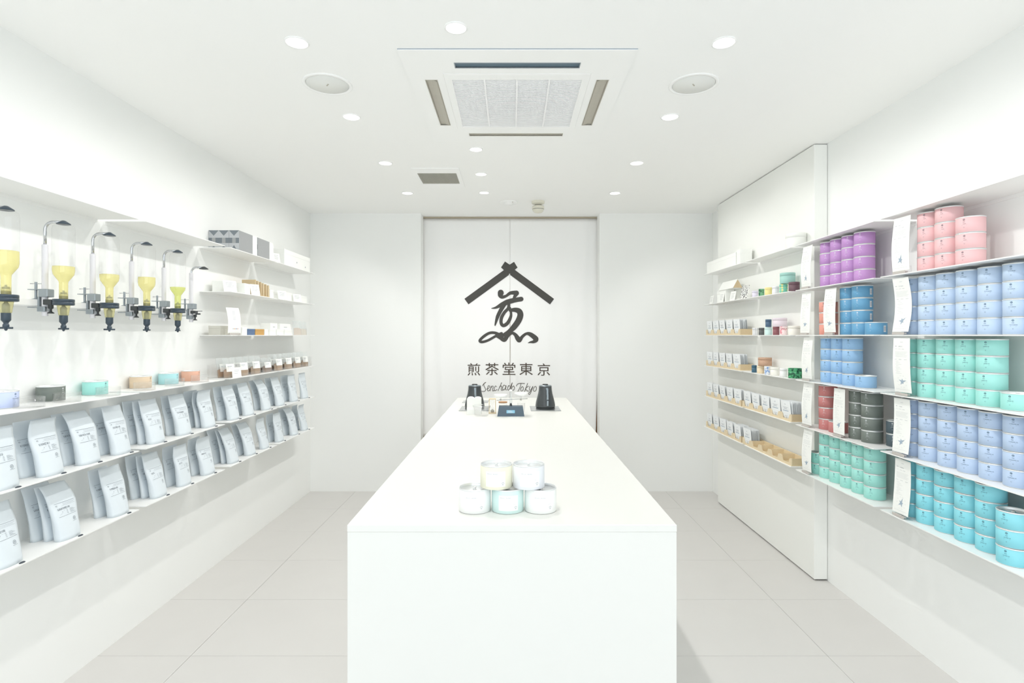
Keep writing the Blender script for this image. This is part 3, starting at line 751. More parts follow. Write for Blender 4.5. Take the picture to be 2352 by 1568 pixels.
# ------------------------------------------------------------------ drink dispensers (left wall)
LIQ = [1.727, 1.704, 1.700, 1.713, 1.688]
def dispenser(i, y):
    last = i == 5
    nm = ['at the left edge', 'second from the left edge', 'third from the left edge', 'second from the shelf cabinets', 'with the greenest tea, farthest along']
    t = thing('drink_dispenser', ('empty clamp and tube with no bottle at the far end of the dispenser board' if last else
              f'upside-down glass bottle of yellow tea over a black tap, {nm[i]}'), 'drink dispenser', (-1.76, y, 1.58), 0, 'drink dispensers on the left wall')
    # local z: 0 = board top; x 0 = tube axis, +x into the room
    c = MB().bbox(-.013, .022, -.017, .017, .009, .039, .002).box(-.056, -.013, -.012, .012, .036, .039)
    c.bbox(-.0195, .010, -.015, .015, -.046, -.026, .002).box(-.056, -.0195, -.012, .012, -.0305, -.0275).box(-.0198, -.013, -.010, .010, -.03, .010)
    build(c, 'clamp', M_SILVER, t)
    s = build(MB().lathe([(.0045, .003), (.0045, .066)], 12, (-.034, 0)).lathe([(.0001, .003), (.014, .0002), (.014, .002), (.006, .0045), (.0001, .005)], 18, (-.034, 0)), 'clamp_screw', M_SILVER, t, fix=False)
    build(MB().tube([(-.056, 0, .060), (-.014, 0, .060)], .0016, 8), 'tommy_bar', M_CHROME, s)
    build(MB().lathe([(.0102, -.062), (.0102, .205), (.009, .207), (.0055, .207)], 20, (0, 0)), 'post', mat('pale_grey_tube', (222, 221, 225), .5, var=.02) if i == 0 else bpy.data.materials['pale_grey_tube'], t, fix=False)
    pts = [(0, 0, .200), (0, 0, .262)]+[(.030-.030*math.cos(a), 0, .262+.030*math.sin(a)) for a in [PI/2*k/8 for k in range(1, 9)]]+[(.062, 0, .292)]
    if last: pts = [(p[0], p[1], p[2]-.055 if p[2] > .21 else p[2]) for p in pts]
    build(MB().tube(pts, .0056, 12), 'arm', M_CHROME, t)
    zt = pts[-1][2]
    build(MB().lathe([(.0001, zt+.006), (.006, zt+.005), (.022, zt-.006), (.023, zt-.009), (.020, zt-.010), (.0001, zt-.006)], 24, (.070, 0)), 'bottle_cap', M_NAVYBLK if not last else M_BLACK, t, fix=False)
    br = MB().bbox(.002, .034, -.014, .014, -.020, .000, .002).box(.024, .058, -.010, .010, -.018, -.003)
    if last: br = MB().bbox(.002, .030, -.014, .014, -.016, .000, .002).box(.030, .055, .006, .012, -.003, .000).box(.030, .055, -.012, -.006, -.022, -.014)
    b = build(br, 'holder_arm', M_BLACK, t)
    build(MB().lathe([(.0085, -.020), (.0085, -.033), (.004, -.036), (.004, -.045), (.011, -.050), (.0105, -.0525), (.0001, -.053)], 16, (.022, 0)), 'thumb_screw', M_BLACK, b, fix=False)
    if last: return
    cx_ = .070; C = (cx_, 0)
    build(MB().lathe([(.016, .001), (.033, .001), (.034, -.001), (.034, -.009), (.032, -.010), (.034, -.011), (.034, -.0205), (.030, -.022), (.015, -.022)], 32, C), 'collar', M_NAVYBLK, t, fix=False)
    prof = [(.0150, .001), (.0150, .060), (.0160, .068), (.024, .080), (.033, .094), (.0355, .108), (.0355, .262), (.033, .275), (.022, .283), (.0001, .284)]
    bt = build(MB().lathe(prof, 32, C), 'bottle', M_GLASS, t, fix=False)
    zl = LIQ[i]-1.58
    def rad(z):
        for (r0, z0), (r1, z1) in zip(prof, prof[1:]):
            if z0 <= z <= z1: return r0+(r1-r0)*(z-z0)/(z1-z0+1e-9)
        return .0355
    lp = [(.0001, .002)]+[(rad(z)-.0012, z) for z in [.002, .03, .060, .068, .074, .080, .087, .094, .101, .108, .12, .13, .14] if z < zl]+[(rad(zl)-.0012, zl), (.0001, zl+.0004)]
    build(MB().lathe(lp, 32, C), 'tea', M_TEA2 if i == 4 else M_TEA, bt, fix=False)
    hgt = .016
    st = build(MB().lathe([(.0001, .034), (.0034, .034), (.0034, .028), (.0105, .026), (.0105, .020), (.0001, .020)], 18, C), 'stopper', M_BLACK, bt, fix=False)
    build(MB().lathe([(.0001, .0195), (.0125, .0195), (.0128, .004), (.0001, .004)], 18, C), 'strainer', M_IVORY, bt, fix=False)
    build(MB().lathe([(.0130, .008), (.0134, .008), (.0134, .014), (.0130, .014)], 18, C), 'tea_lees', M_LEES, bt, fix=False)
    build(MB().lathe([(.020, -.022), (.0205, -.0225), (.0155, -.059), (.0145, -.060)], 24, C), 'measure_cup', clear('clear_yellow_tea_cup', (252, 249, 220), .1, .03, .30, (244, 238, 184)) if i == 0 else bpy.data.materials['clear_yellow_tea_cup'], t, fix=False)
    vb = build(MB().lathe([(.004, -.022), (.006, -.026), (.0105, -.032), (.0105, -.056), (.013, -.059), (.0135, -.063), (.0135, -.084), (.010, -.089), (.008, -.091), (.0065, -.095), (.008, -.098), (.009, -.099), (.009, -.107), (.0055, -.112), (.0035, -.118), (.0001, -.120)], 24, C), 'tap', M_NAVYBLK, t, fix=False)
    rz = [.15, -.1, .35, 1.45, 1.6][i]
    ln = .020
    a = (cx_-ln*math.cos(rz), -ln*math.sin(rz), -.110); c2 = (cx_+ln*math.cos(rz), ln*math.sin(rz), -.110)
    build(MB().tube([a, c2], .0034, 10), 'handle', M_NAVYBLK, vb)
for i in range(6): dispenser(i, 1.861+.2392*i)

# ------------------------------------------------------------------ things on the counter
ZT = .925
r2, h2 = .047, .0695
CAN2 = MB().lathe([(0.0001, .0012), (r2-.004, .0012), (r2-.0025, 0), (r2-.0004, .0014), (r2-.0004, h2-.0040), (r2+.0002, h2-.0034), (r2+.0002, h2-.0008), (r2-.0010, h2), (r2-.0022, h2-.0004), (r2-.0030, h2-.010)], 56).data('can', M_RIM, True)
LID2 = MB().lathe([(r2-.0030, h2-.010), (r2-.009, h2-.010), (r2-.010, h2-.0088), (.010, h2-.0086), (.0032, h2-.0084), (.0028, h2-.0035), (.0060, h2-.0022), (.0055, h2-.0008), (.0001, h2-.0004)], 40).data('lid', M_RIM, True)
def label_tin(x, y, z, rz, rgb, label, wlab=True):
    t = thing('blend_tin', label, 'tea tin', (x, y, z), rz, 'pyramid of five tins on the counter')
    ob('can', CAN2, t); ob('lid', LID2, t)
    m = mat('pastel_wrapper', rgb, .5, var=.01, scale=60)
    build(MB().lathe([(r2-.0002, .0010), (r2+.0004, .0016), (r2+.0004, h2-.0046), (r2-.0002, h2-.0040)], 56), 'wrapper', m, t, fix=False)
    rr = r2+.0008; fn = lambda a, b: (rr*math.cos(a/rr), rr*math.sin(a/rr), b)
    lb = MB().grid(lambda u, v: fn(-.030+.060*u, .010+.044*v), 12, 1)
    r3 = rr+.0004; f3 = lambda a, b: (r3*math.cos(a/r3), r3*math.sin(a/r3), b)
    lb.flat(place(text2d('SINGLE + BLEND', 'l'), -.026, .0462, .0026, 1.25), f3, 1)
    lb.flat(place(text2d('TOKYO', 'l'), .014, .0285, .0015, 1.2), f3, 1)
    for s_ in ((-.0045, .0), (.0045, .0)):
        lb.flat(([(.022, .0232), (.022, .0222), (.022+s_[0], .0190), (.022+s_[0]*1.12, .0198)], [(0, 1, 2, 3)]), f3, 1)
    lb.flat(place(text2d('煎'), .022, .0142, .0040), f3, 1)
    build(lb, 'paper_label', [M_SHEET, M_INKL], t, fix=False)
cyy = 1.664
label_tin(-.1110, cyy, ZT+.0002, -PI/2+.02, (244, 244, 242), 'white tea tin at the left of the bottom row on the counter')
label_tin(-.0130, cyy, ZT+.0002, -PI/2+.06, (214, 238, 234), 'pale aqua tea tin in the middle of the bottom row on the counter')
label_tin(.0850, cyy, ZT+.0002, -PI/2+.12, (246, 247, 244), 'white tea tin at the right of the bottom row on the counter')
label_tin(-.0468, cyy, ZT+h2+.0004, -PI/2-.02, (240, 238, 216), 'cream yellow tea tin at the upper left of the counter pyramid')
label_tin(.0495, cyy, ZT+h2+.0004, -PI/2+.05, (236, 238, 242), 'pale grey tea tin at the upper right of the counter pyramid')

def kettle(x, y, sd, label):
    hb = thing('hob_plate', f'flat grey glass hob plate under the {sd} black kettle', 'hob', (x, y, ZT), 0, 'grey hob plates')
    build(MB().bbox(-.104, .104, -.090, .160, .0002, .0042, .001), 'glass_top', M_HOB, hb)
    build(MB().box(.085, .098, -.082, -.070, .0042, .0046), 'touch_mark', M_INK, hb)
    t = thing('gooseneck_kettle', label, 'kettle', (x, y, ZT+.0044), 0, 'black kettles on the counter')
    build(MB().lathe([(.0001, .0005), (.066, .0005), (.067, .002), (.067, .011), (.064, .012)], 48), 'heating_base', M_BLACK, t, fix=False)
    build(MB().lathe([(.060, .0122), (.069, .016), (.0695, .026), (.066, .048), (.058, .080), (.050, .110), (.0460, .135), (.0448, .155), (.0448, .1605), (.0435, .1615)], 48), 'body', M_KETTLE, t, fix=False)
    ld = build(MB().lathe([(.0437, .1612), (.043, .1655), (.030, .1672), (.0210, .1670), (.0200, .1664)], 40), 'lid', M_KBLUE, t, fix=False)
    build(MB().lathe([(.0200, .1664), (.0200, .171), (.0175, .1745), (.0001, .1755)], 24), 'lid_knob', M_BLACK, ld, fix=False)
    hp = [(.006, -.045, .148), (.007, -.066, .150), (.009, -.078, .142), (.010, -.084, .110), (.011, -.086, .070), (.011, -.084, .040), (.011, -.078, .034)]
    q = MB()
    for a, b in zip(hp, hp[1:]):
        q.box(min(a[0], b[0])-.0055, max(a[0], b[0])+.0055, min(a[1], b[1])-.002, max(a[1], b[1])+.002, min(a[2], b[2])-.003, max(a[2], b[2])+.003)
    build(q, 'handle', M_KBLUE, t)
    build(MB().tube([(0, .060, .030), (0, .086, .040), (0, .098, .070), (0, .100, .110), (0, .106, .138), (0, .124, .150), (0, .136, .146)], [.011, .008, .0065, .0055, .005, .0045, .004], 12), 'spout', M_KETTLE, t)
kettle(.234, 3.915, 'right', 'black gooseneck kettle on the right side of the counter, standing alone')
kettle(-.262, 3.915, 'left', 'black gooseneck kettle on the left, behind the white filter pack')
t = thing('hob_plate', 'grey hob plate lying behind the left kettle at the far end', 'hob', (-.27, 4.36, ZT), 0, 'grey hob plates')
build(MB().bbox(-.115, .085, -.07, .07, .0002, .004, .001), 'glass_top', M_HOB, t); build(MB().box(.066, .076, -.05, -.04, .004, .0044), 'touch_mark', M_INK, t)

# white two-lobed paper filter pack
t = thing('filter_pack', 'white two-lobed pack of paper filters in front of the left kettle', 'paper filters', (-.2505, 3.70, ZT))
for s_ in (-1, 1):
    pl = [(s_*.0002, 0), (s_*.0465, 0), (s_*.0468, .100)]+[(s_*(.0235+.0233*math.cos(a)), .100+.012*math.sin(a)) for a in [PI*k/10 for k in range(1, 10)]]+[(s_*.0002, .100)]
    build(MB().prism(pl, 1, -.030, .030), 'filter_stack', M_SHEET, t)
build(MB().box(-.0475, .0475, -.031, .031, .030, .048), 'paper_band', M_PLAST, t)
# glass bowl
t = thing('glass_bowl', 'clear glass bowl in front of the white filter pack', 'bowl', (-.197, 3.60, ZT))
build(MB().lathe([(.0001, .0005), (.040, .0005), (.046, .006), (.048, .030), (.0495, .050), (.056, .060), (.0575, .0655), (.0555, .0655), (.0480, .052), (.0460, .030), (.043, .008), (.0001, .004)], 36), 'bowl_body', M_ACRYL, t, fix=False)
build(MB().lathe([(.0555, .0655), (.0565, .0675), (.0577, .0655)], 36), 'rim', M_FILM, t, fix=False)
# hourglass
t = thing('hourglass', 'sand timer in a square wooden frame beside the glass bowl', 'hourglass', (-.131, 3.72, ZT))
build(MB().bbox(-.025, .025, -.020, .020, .0002, .005, .001), 'base', M_WOOD, t); build(MB().bbox(-.023, .023, -.020, .020, .094, .099, .001), 'top_plate', M_WOOD, t)
for x in (-.021, .021):
    build(MB().box(x-.002, x+.002, -.016, -.012, .005, .094), 'post', M_WOOD, t); build(MB().box(x-.002, x+.002, .012, .016, .005, .094), 'post', M_WOOD, t)
gl = build(MB().lathe([(.0001, .006), (.012, .008), (.0155, .020), (.012, .036), (.002, .0495), (.012, .063), (.0155, .080), (.012, .091), (.0001, .093)], 20), 'bulb', M_ACRYL, t, fix=False)
build(MB().lathe([(.0001, .007), (.011, .009), (.0138, .017), (.007, .024), (.0001, .030)], 18), 'sand', M_VENT, gl, fix=False)
# balance scale
t = thing('balance_scale', 'small balance scale with slate blue base, blue plate and two white pans', 'balance scale', (-.0075, 3.62, ZT))
bs = MB()
def trap(y, w0, w1, z): return [(-w0/2, y), (w0/2, y)]
b0 = [(-.087, -.045, 0), (.087, -.045, 0), (.087, .045, 0), (-.087, .045, 0)]; b1 = [(-.0775, -.036, .062), (.0775, -.036, .062), (.0775, .036, .062), (-.0775, .036, .062)]
bs.face(b0[::-1]); bs.face(b1)
for q in range(4): bs.face([b0[q], b0[(q+1) % 4], b1[(q+1) % 4], b1[q]])
base = build(bs, 'base', M_SLATE, t)
npm = MB().bbox(-.028, .026, -.0030, -.0002, -.0098, .0098, .001)
np_ = build(npm, 'name_plate', [M_LCD], base, (0, -.0408, .030)); np_.rotation_euler = (-.145, 0, 0)
sp = MB(); 
for q in range(3): sp.flat(rect2(-.018, -.005+.0045*q, .016-.006*q, -.0035+.0045*q), lambda a, b: (a, -.0034, b))
pp = build(sp, 'plate_print', M_INKW, base, (0, -.0408, .030), fix=False); pp.rotation_euler = (-.145, 0, 0)
build(MB().lathe([(.009, .062), (.0085, .066), (.006, .078), (.006, .080)], 18), 'neck', M_BLACK, t, fix=False)
build(MB().lathe([(.0085, .079), (.0095, .095), (.0085, .110), (.0060, .130), (.0065, .155), (.0095, .160), (.0095, .166), (.0001, .168)], 20), 'pillar', M_FILM, t, fix=False)
build(MB().tube([(-.092, 0, .0985), (0, 0, .104), (.108, 0, .1095)], .0022, 8), 'beam', M_CHROME, t)
build(MB().lathe([(.0095, .158), (.0098, .168), (.0001, .169)], 20), 'finial', M_PLAST, t, fix=False)
for s_, px_, zz in (('left', -.066, .117), ('right', .066, .128)):
    p = build(MB().lathe([(.0001, zz), (.034, zz+.001), (.041, zz+.010), (.0430, zz+.020), (.0415, zz+.020), (.038, zz+.011), (.0001, zz+.004)], 32, (px_, 0)), 'pan', M_PLAST, t, fix=False)
    build(MB().lathe([(.004, .095), (.004, zz+.001)], 12, (px_, 0)), 'pan_support', M_FILM, p, fix=False)
    build(MB().box(px_-.007, px_+.005, -.007, -.004, .100, .107), 'pointer', M_VENT, p)
t = thing('glass_cup', 'small clear tumbler behind the right pan of the balance scale', 'glass', (.062, 3.76, ZT))
build(MB().lathe([(.0001, .0005), (.024, .0005), (.027, .062), (.0255, .062), (.023, .005), (.0001, .004)], 28), 'tumbler', M_ACRYL, t, fix=False)
build(MB().lathe([(.0255, .062), (.0263, .0632), (.0272, .062)], 28), 'rim', M_FILM, t, fix=False)
t = thing('lidded_jar', 'clear jar with a brown wooden lid behind the left pan of the scale', 'jar', (-.062, 3.80, ZT))
build(MB().lathe([(.0001, .0005), (.026, .0005), (.028, .060), (.027, .061)], 28), 'jar_body', M_ACRYL, t, fix=False)
build(MB().lathe([(.0001, .061), (.030, .061), (.030, .069), (.0001, .0695)], 28), 'lid', mat('brown_wood_lid', (196, 150, 108), .6, var=.15, scale=40), t, fix=False)

# ------------------------------------------------------------------ wooden trays with tea sachets (right end panel)
SW, SHH = .122, .114
def sach_fn(u, v, sd):
    t = .0022*(1-abs(2*u-1)**4)*(1-abs(2*v-1)**6)+.0003
    return (sd*t, (u-.5)*SW, v*SHH)
mb = MB()
for sd in (1, -1): mb.grid(lambda u, v: sach_fn(u, v, sd), 5, 6, flip=(sd < 0))
fn = lambda a, b: (.0027, (a-.5)*SW, b*SHH)
mb.flat(place(text2d('煎茶'), .5, .80, .05), fn, 1)
for q, (a, b) in enumerate(((.25, .75), (.36, .64), (.30, .70))): mb.flat(rect2(a, .66-.045*q, b, .675-.045*q), fn, 1)
mb.flat(rect2(.22, .46, .78, .50), fn, 2); mb.flat(rect2(.35, .20, .65, .215), fn, 1); mb.flat(ring2(.5, .12, .03, .05, 8), fn, 1)
SACH = mb.data('tea_sachet', [mat('white_sachet_paper', (240, 243, 244), .6, var=.01, scale=50), M_INKL, M_INKB], False)
def tray(y0, y1, lev, label, fills, short):
    """y0 near end, five compartments; fills near -> far: number of sachets"""
    xa, xb = 1.672, 1.768; z = SH[lev]; h = .045; n = 5; L = y1-y0; c = L/n; th = .005
    t = thing('wooden_tray', label, 'wooden tray', (0, 0, z+.0002), 0, 'wooden sachet trays')
    build(MB().box(xa, xb, y0, y1, 0, .005), 'bottom', M_WOOD, t)
    build(MB().box(xb-th, xb, y0, y1, .005, h), 'back_board', M_WOOD, t)
    for k in range(n+1):
        ya = y0+(L-th)*k/n
        build(MB().box(xa+th, xb-th, ya, ya+th, .005, h), 'end_board' if k in (0, n) else 'divider', M_WOODD if k == 0 else M_WOOD, t)
    fb = MB(); m = 60
    def hh(y):
        f = ((y-y0)/c) % 1
        return h if f < .16 or f > .84 else (h-.031 if .24 < f < .76 else h-.031*(math.sin(min(abs(f-.16), abs(.84-f))/.08*PI/2)))
    for k in range(m):
        a, b = y0+L*k/m, y0+L*(k+1)/m; ha, hb = hh(a+1e-5), hh(b-1e-5)
        fb.face([(xa, a, .005), (xa, a, ha), (xa, b, hb), (xa, b, .005)]); fb.face([(xa+th, a, .005), (xa+th, b, .005), (xa+th, b, hb), (xa+th, a, ha)])
        fb.face([(xa, a, ha), (xa+th, a, ha), (xa+th, b, hb), (xa, b, hb)])
    fb.face([(xa, y0, 0.005), (xa+th, y0, .005), (xa+th, y0, h), (xa, y0, h)])
    build(fb, 'notched_front', M_WOOD, t, fix=False)
    for k, cnt in enumerate(fills):
        yc = y0+c*(k+.5)
        for q in range(cnt):
            o = ob('tea_sachet', SACH, None, (xa+th+.006+q*(.068/max(cnt, 6)) , yc+random.uniform(-.004, .004), z+.0055), None)
            lean = .06+random.uniform(0, .05)
            o.rotation_euler = (0, lean, PI+random.uniform(-.04, .04))
            if q == 0:
                tag(o, f'front tea sachet in the {ORD[k]} slot from the near end, {short}', 'tea sachet', 'white tea sachets in the trays')
            else:
                tag(o, f'tea sachet {ORD[q]} from the front, {ORD[k]} slot from the near end, {short}', 'tea sachet', 'white tea sachets in the trays')
tray(4.09, 4.80, 2, 'beech sachet tray on the third right shelf', [7, 2, 2, 2, 2], 'third-shelf tray')
tray(4.09, 4.80, 3, 'beech sachet tray on the fourth right shelf', [9, 2, 2, 2, 2], 'fourth-shelf tray')
tray(4.07, 4.80, 4, 'beech sachet tray on the far fifth shelf', [4, 3, 2, 2, 3], 'far fifth-shelf tray')
tray(3.335, 4.045, 4, 'beech sachet tray on the nearer fifth shelf', [10, 3, 3, 3, 3], 'nearer fifth-shelf tray')
tray(4.07, 4.80, 5, 'beech sachet tray on the far bottom shelf', [6, 3, 3, 2, 2], 'far bottom tray')
tray(3.335, 4.045, 5, 'mostly empty beech sachet tray on the bottom right shelf', [0, 0, 0, 0, 12], 'nearer bottom tray')

# ------------------------------------------------------------------ small canisters and boxes (right end panel)
def canister(px0, px1, lev, base, h, rgb, label, rough=.5, pat=None, X=None):
    pc = (px0+px1)/2; Xc = X or 1.71
    y = 1280*Xc/(pc-1176); f = math.sqrt(1+(Xc/y)**2); r = (px1-px0)*y/1280/f/2
    Xc2 = 1.672+r; y = 1280*Xc2/(pc-1176)
    t = thing('tea_canister', label, 'canister', (Xc2, y, SH[lev]+.0003+base), PI, 'small patterned canisters by the trays')
    m = mat('canister_paper', rgb, rough, var=.03, scale=60) if pat is None else pat
    build(MB().lathe([(.0001, 0), (r-.001, 0), (r, .001), (r, h*.70), (r-.0006, h*.703)], 28), 'body', m, t, fix=False)
    build(MB().lathe([(r-.0006, h*.703), (r+.0004, h*.706), (r+.0004, h-.0015), (r-.0012, h), (.0001, h)], 28), 'lid', m, t, fix=False)
    return t
def pattern(name, c1, c2, kind, sc):
    m = bpy.data.materials.new(name); m.use_nodes = True; nt = m.node_tree; p = nt.nodes['Principled BSDF']; p.inputs['Roughness'].default_value = .55
    tc = nt.nodes.new('ShaderNodeTexCoord')
    if kind == 'wave':
        tx = nt.nodes.new('ShaderNodeTexWave'); tx.bands_direction = 'DIAGONAL'; tx.inputs['Scale'].default_value = sc; out = tx.outputs['Fac']
    elif kind == 'dots':
        tx = nt.nodes.new('ShaderNodeTexVoronoi'); tx.inputs['Scale'].default_value = sc; tx.inputs['Randomness'].default_value = .1; out = tx.outputs['Distance']
    else:
        tx = nt.nodes.new('ShaderNodeTexNoise'); tx.inputs['Scale'].default_value = sc; tx.inputs['Detail'].default_value = 2; out = tx.outputs['Fac']
    nt.links.new(tc.outputs['Object'], tx.inputs['Vector'])
    rp = nt.nodes.new('ShaderNodeValToRGB'); a, b = (.42, .52) if kind != 'dots' else (.36, .44)
    rp.color_ramp.elements[0].position = a; rp.color_ramp.elements[1].position = b
    rp.color_ramp.elements[0].color = lin(c1); rp.color_ramp.elements[1].color = lin(c2)
    nt.links.new(out, rp.inputs[0]); nt.links.new(rp.outputs[0], p.inputs['Base Color'])
    return m
P_DOT = pattern('mint_yellow_dots', (240, 228, 150), (126, 206, 184), 'dots', 60)
P_LEAF = pattern('green_leaf_print', (26, 90, 62), (84, 176, 122), 'noise', 70)
P_CAMO = pattern('green_block_print', (60, 110, 84), (120, 180, 140), 'noise', 90)
P_PINK = pattern('pink_blossom_print', (226, 150, 160), (246, 226, 226), 'noise', 70)
P_STRIPE = pattern('tan_diagonal_stripe', (190, 150, 124), (206, 172, 146), 'wave', 60)
P_SCALE = pattern('white_scale_print', (176, 178, 182), (242, 242, 242), 'dots', 130)
P_BLUEW = pattern('blue_white_print', (130, 164, 214), (236, 240, 246), 'noise', 60)
P_BLOSS = pattern('black_blossom_print', (90, 88, 90), (244, 244, 240), 'noise', 75)
canister(1727.5, 1741.5, 1, 0, .045, (228, 222, 238), 'small lilac-white canister left of the green printed one')
canister(1742.5, 1755.5, 1, 0, .050, (0, 0, 0), 'small canister in green block print on the second right shelf', pat=P_CAMO)
canister(1756.5, 1773, 1, 0, .052, (244, 230, 160), 'small pale yellow canister on the second right shelf')
canister(1774, 1789, 1, 0, .050, (238, 236, 240), 'small plain white canister right of the yellow one')
canister(1790, 1809.5, 1, 0, .054, (0, 0, 0), 'mint canister with yellow dots under the larger mint one', pat=P_DOT)
canister(1811, 1837, 1, 0, .057, (112, 84, 92), 'maroon canister beside the second-row menu sheet')
canister(1791, 1827, 1, .0578, .066, (168, 214, 204), 'wide mint canister standing on the dotted and maroon ones', X=1.72)
canister(1728, 1741.5, 2, 0, .050, (0, 0, 0), 'small white canister with grey scale print on the third right shelf', pat=P_SCALE)
canister(1742.5, 1755.5, 2, 0, .049, (98, 100, 100), 'small charcoal canister on the third right shelf')
canister(1756.5, 1773.5, 2, 0, .052, (214, 240, 236), 'small pale aqua canister under the navy one')
canister(1775, 1790, 2, 0, .053, (144, 90, 96), 'small maroon canister on the third right shelf')
canister(1791, 1808, 2, 0, .053, (0, 0, 0), 'small canister with pink blossom print', pat=P_PINK)
canister(1809.5, 1838, 2, 0, .055, (246, 242, 232), 'wide cream canister beside the third-row menu sheet')
canister(1758, 1772, 2, .0532, .050, (78, 106, 132), 'small navy canister in the upper layer of the third right shelf')
canister(1774, 1808, 2, .0534, .056, (234, 222, 230), 'wide lilac-pink canister in the upper layer of the third right shelf', X=1.72)
canister(1726.5, 1738, 3, 0, .050, (66, 108, 132), 'small teal canister beside the fourth-row tray')
canister(1739, 1755, 3, 0, .052, (240, 222, 190), 'small peach canister under the striped one')
canister(1756, 1768, 3, 0, .050, (0, 0, 0), 'small canister with blue and white print', pat=P_BLUEW)
canister(1769.5, 1789.5, 3, 0, .052, (246, 244, 236), 'small ivory canister on the fourth right shelf')
canister(1791, 1808, 3, 0, .053, (244, 242, 242), 'small white canister left of the green leaf print one')
canister(1810, 1842, 3, 0, .060, (0, 0, 0), 'wide canister with green leaf print beside the fourth-row menu sheet', pat=P_LEAF)
canister(1741, 1773, 3, .0526, .055, (0, 0, 0), 'wide tan canister with diagonal stripes, upper layer', pat=P_STRIPE, X=1.72)
canister(1803, 1853, 0, 0, .092, (242, 243, 238), 'large white canister alone on top of the right shelves', X=1.72)
def wbox(x0, x1, y0, y1, lev, h, name, label, m=M_SHEET, cat='box', group=None, seam=True):
    t = thing(name, label, cat, ((x0+x1)/2, (y0+y1)/2, SH[lev]+.0003), 0, group); a, b = (x1-x0)/2, (y1-y0)/2
    build(MB().bbox(-a, a, -b, b, 0, h*.72, .0008), 'body', m, t)
    build(MB().bbox(-a-.0006, a+.0006, -b-.0006, b+.0006, h*.72, h, .0008), 'lid', m, t)
    return t
wbox(1.672, 1.76, 4.16, 4.78, 0, .095, 'paper_box', 'long white box on top of the far right shelves')
wbox(1.672, 1.76, 4.085, 4.145, 0, .108, 'paper_box', 'narrow white box at the near end of the long one')
def frame(y, lev, w_, h_, label, m=M_SHEET, x=1.69, side=1, lean=.18, art=None):
    t = thing('display_card', label, 'card', (x, y, SH[lev]+.0003), PI if side > 0 else 0, 'white display cards')
    c = build(MB().bbox(-.002, .0, -w_/2, w_/2, 0, h_, .0005), 'card', m if art is None else art, t); c.rotation_euler = (0, -lean, 0)
    p = MB()
    for q in range(4): p.box(.0002, .0005, -w_*.32, w_*(.32-.1*(q % 2)), h_*(.75-.15*q), h_*(.75-.15*q)+.0016)
    p = build(p, 'print', M_INKL, t); p.rotation_euler = (0, -lean, 0)
    build(MB().prism([(-.002, .0), (-.024, 0), (-.004, h_*.5)], 1, -.006, .006), 'easel', M_ACRYL, t)
frame(4.74, 1, .07, .075, 'small white card at the far end of the second right shelf')
wbox(1.70, 1.765, 4.43, 4.62, 1, .10, 'paper_box', 'white box under the tent-shaped box, second right shelf')
tt = thing('tent_box', 'white tent-shaped paper box with a pitched top on the second right shelf', 'box', (1.73, 4.42, SH[1]+.1008), 0)
build(MB().prism([(-.038, 0), (.036, 0), (-.001, .068)], 1, -.15, .15), 'folded_body', M_SHEET, tt)
build(MB().prism([(-.036, .0005), (.034, .0005), (-.001, .064)], 1, -.1515, -.15), 'end_flap', M_WOODD, tt)
frame(4.50, 1, .10, .085, 'white card below the tent-shaped box', x=1.685)
frame(4.27, 1, .10, .075, 'white bordered card between the tent box and the blossom pack', x=1.685)
frame(4.07, 1, .13, .10, 'white pack with black blossom print on the second right shelf', x=1.69, art=P_BLOSS)

# ------------------------------------------------------------------ goods on the far left shelves
def gift(x, y, label, n):
    t = thing('gift_box', label, 'gift box', (x, y, SH[0]+.0003), 0, 'grey wrapped gift boxes on the top left shelf')
    a, l, h = .031, .122, .121
    build(MB().bbox(-a, a, -l, l, 0, h, .0008), 'wrapped_body', M_GREYWRAP, t)
    build(MB().box(-a-.0006, a+.0006, l-.064, l-.002, -.0000, h+.0006), 'white_sleeve', M_SHEET, t)
    f = MB(); y_ = -l-.0006
    T_ = lambda pts, mi: f.face([(p[0]*a, y_-(.0003 if mi else 0), h*p[1]) for p in pts], mi)
    T_([(-1, 0), (1, 0), (1, 1), (-1, 1)], 0); T_([(-1, 1), (0, .72), (1, 1)][::-1], 1); T_([(-1, .35), (-.35, .35), (-.35, .62), (-1, .62)], 1)
    T_([(.35, .35), (1, .35), (1, .62), (.35, .62)], 1); T_([(-.35, .35), (.35, .35), (.35, .62), (-.35, .62)], 2); T_([(-.6, 0), (0, .25), (.6, 0)], 1)
    build(f, 'folded_end', [M_GREYWRAPL, M_GREYWRAPD, M_GREYWRAP], t, fix=False)
for n, x in enumerate((-1.836, -1.768, -1.7145)):
    pass
for n, x in enumerate((-1.8375, -1.7755, -1.7125)):
    gift(x, 3.555, f'grey wrapped gift box, {["against the wall", "in the middle", "at the shelf front"][n]} of the near row of three', n)
gift(-1.7125, 3.806, 'grey wrapped gift box behind the near three at the shelf front', 3)
def lbox(x0, x1, px0, px1, lev, h, name, label, m=M_SHEET, cat='box', **kw):
    xf = x1; y0 = 1280*xf/(px0-1176); y1 = 1280*xf/(px1-1176)
    return wbox(x0, x1, y0, y1, lev, h, name, label, m, cat, **kw)
b_ = lbox(-1.80, -1.69, 653, 711.5, 0, .118, 'paper_box', 'long white box at the far end of the top left shelf')
for yy, zz in ((-.02, .045), (.16, .030)): build(MB().lathe([(.0001, 0), (.006, 0), (.006, .0008), (.0001, .001)], 12), 'round_seal', M_INKL, b_, (.0556, yy, zz)).rotation_euler = (0, PI/2, 0)
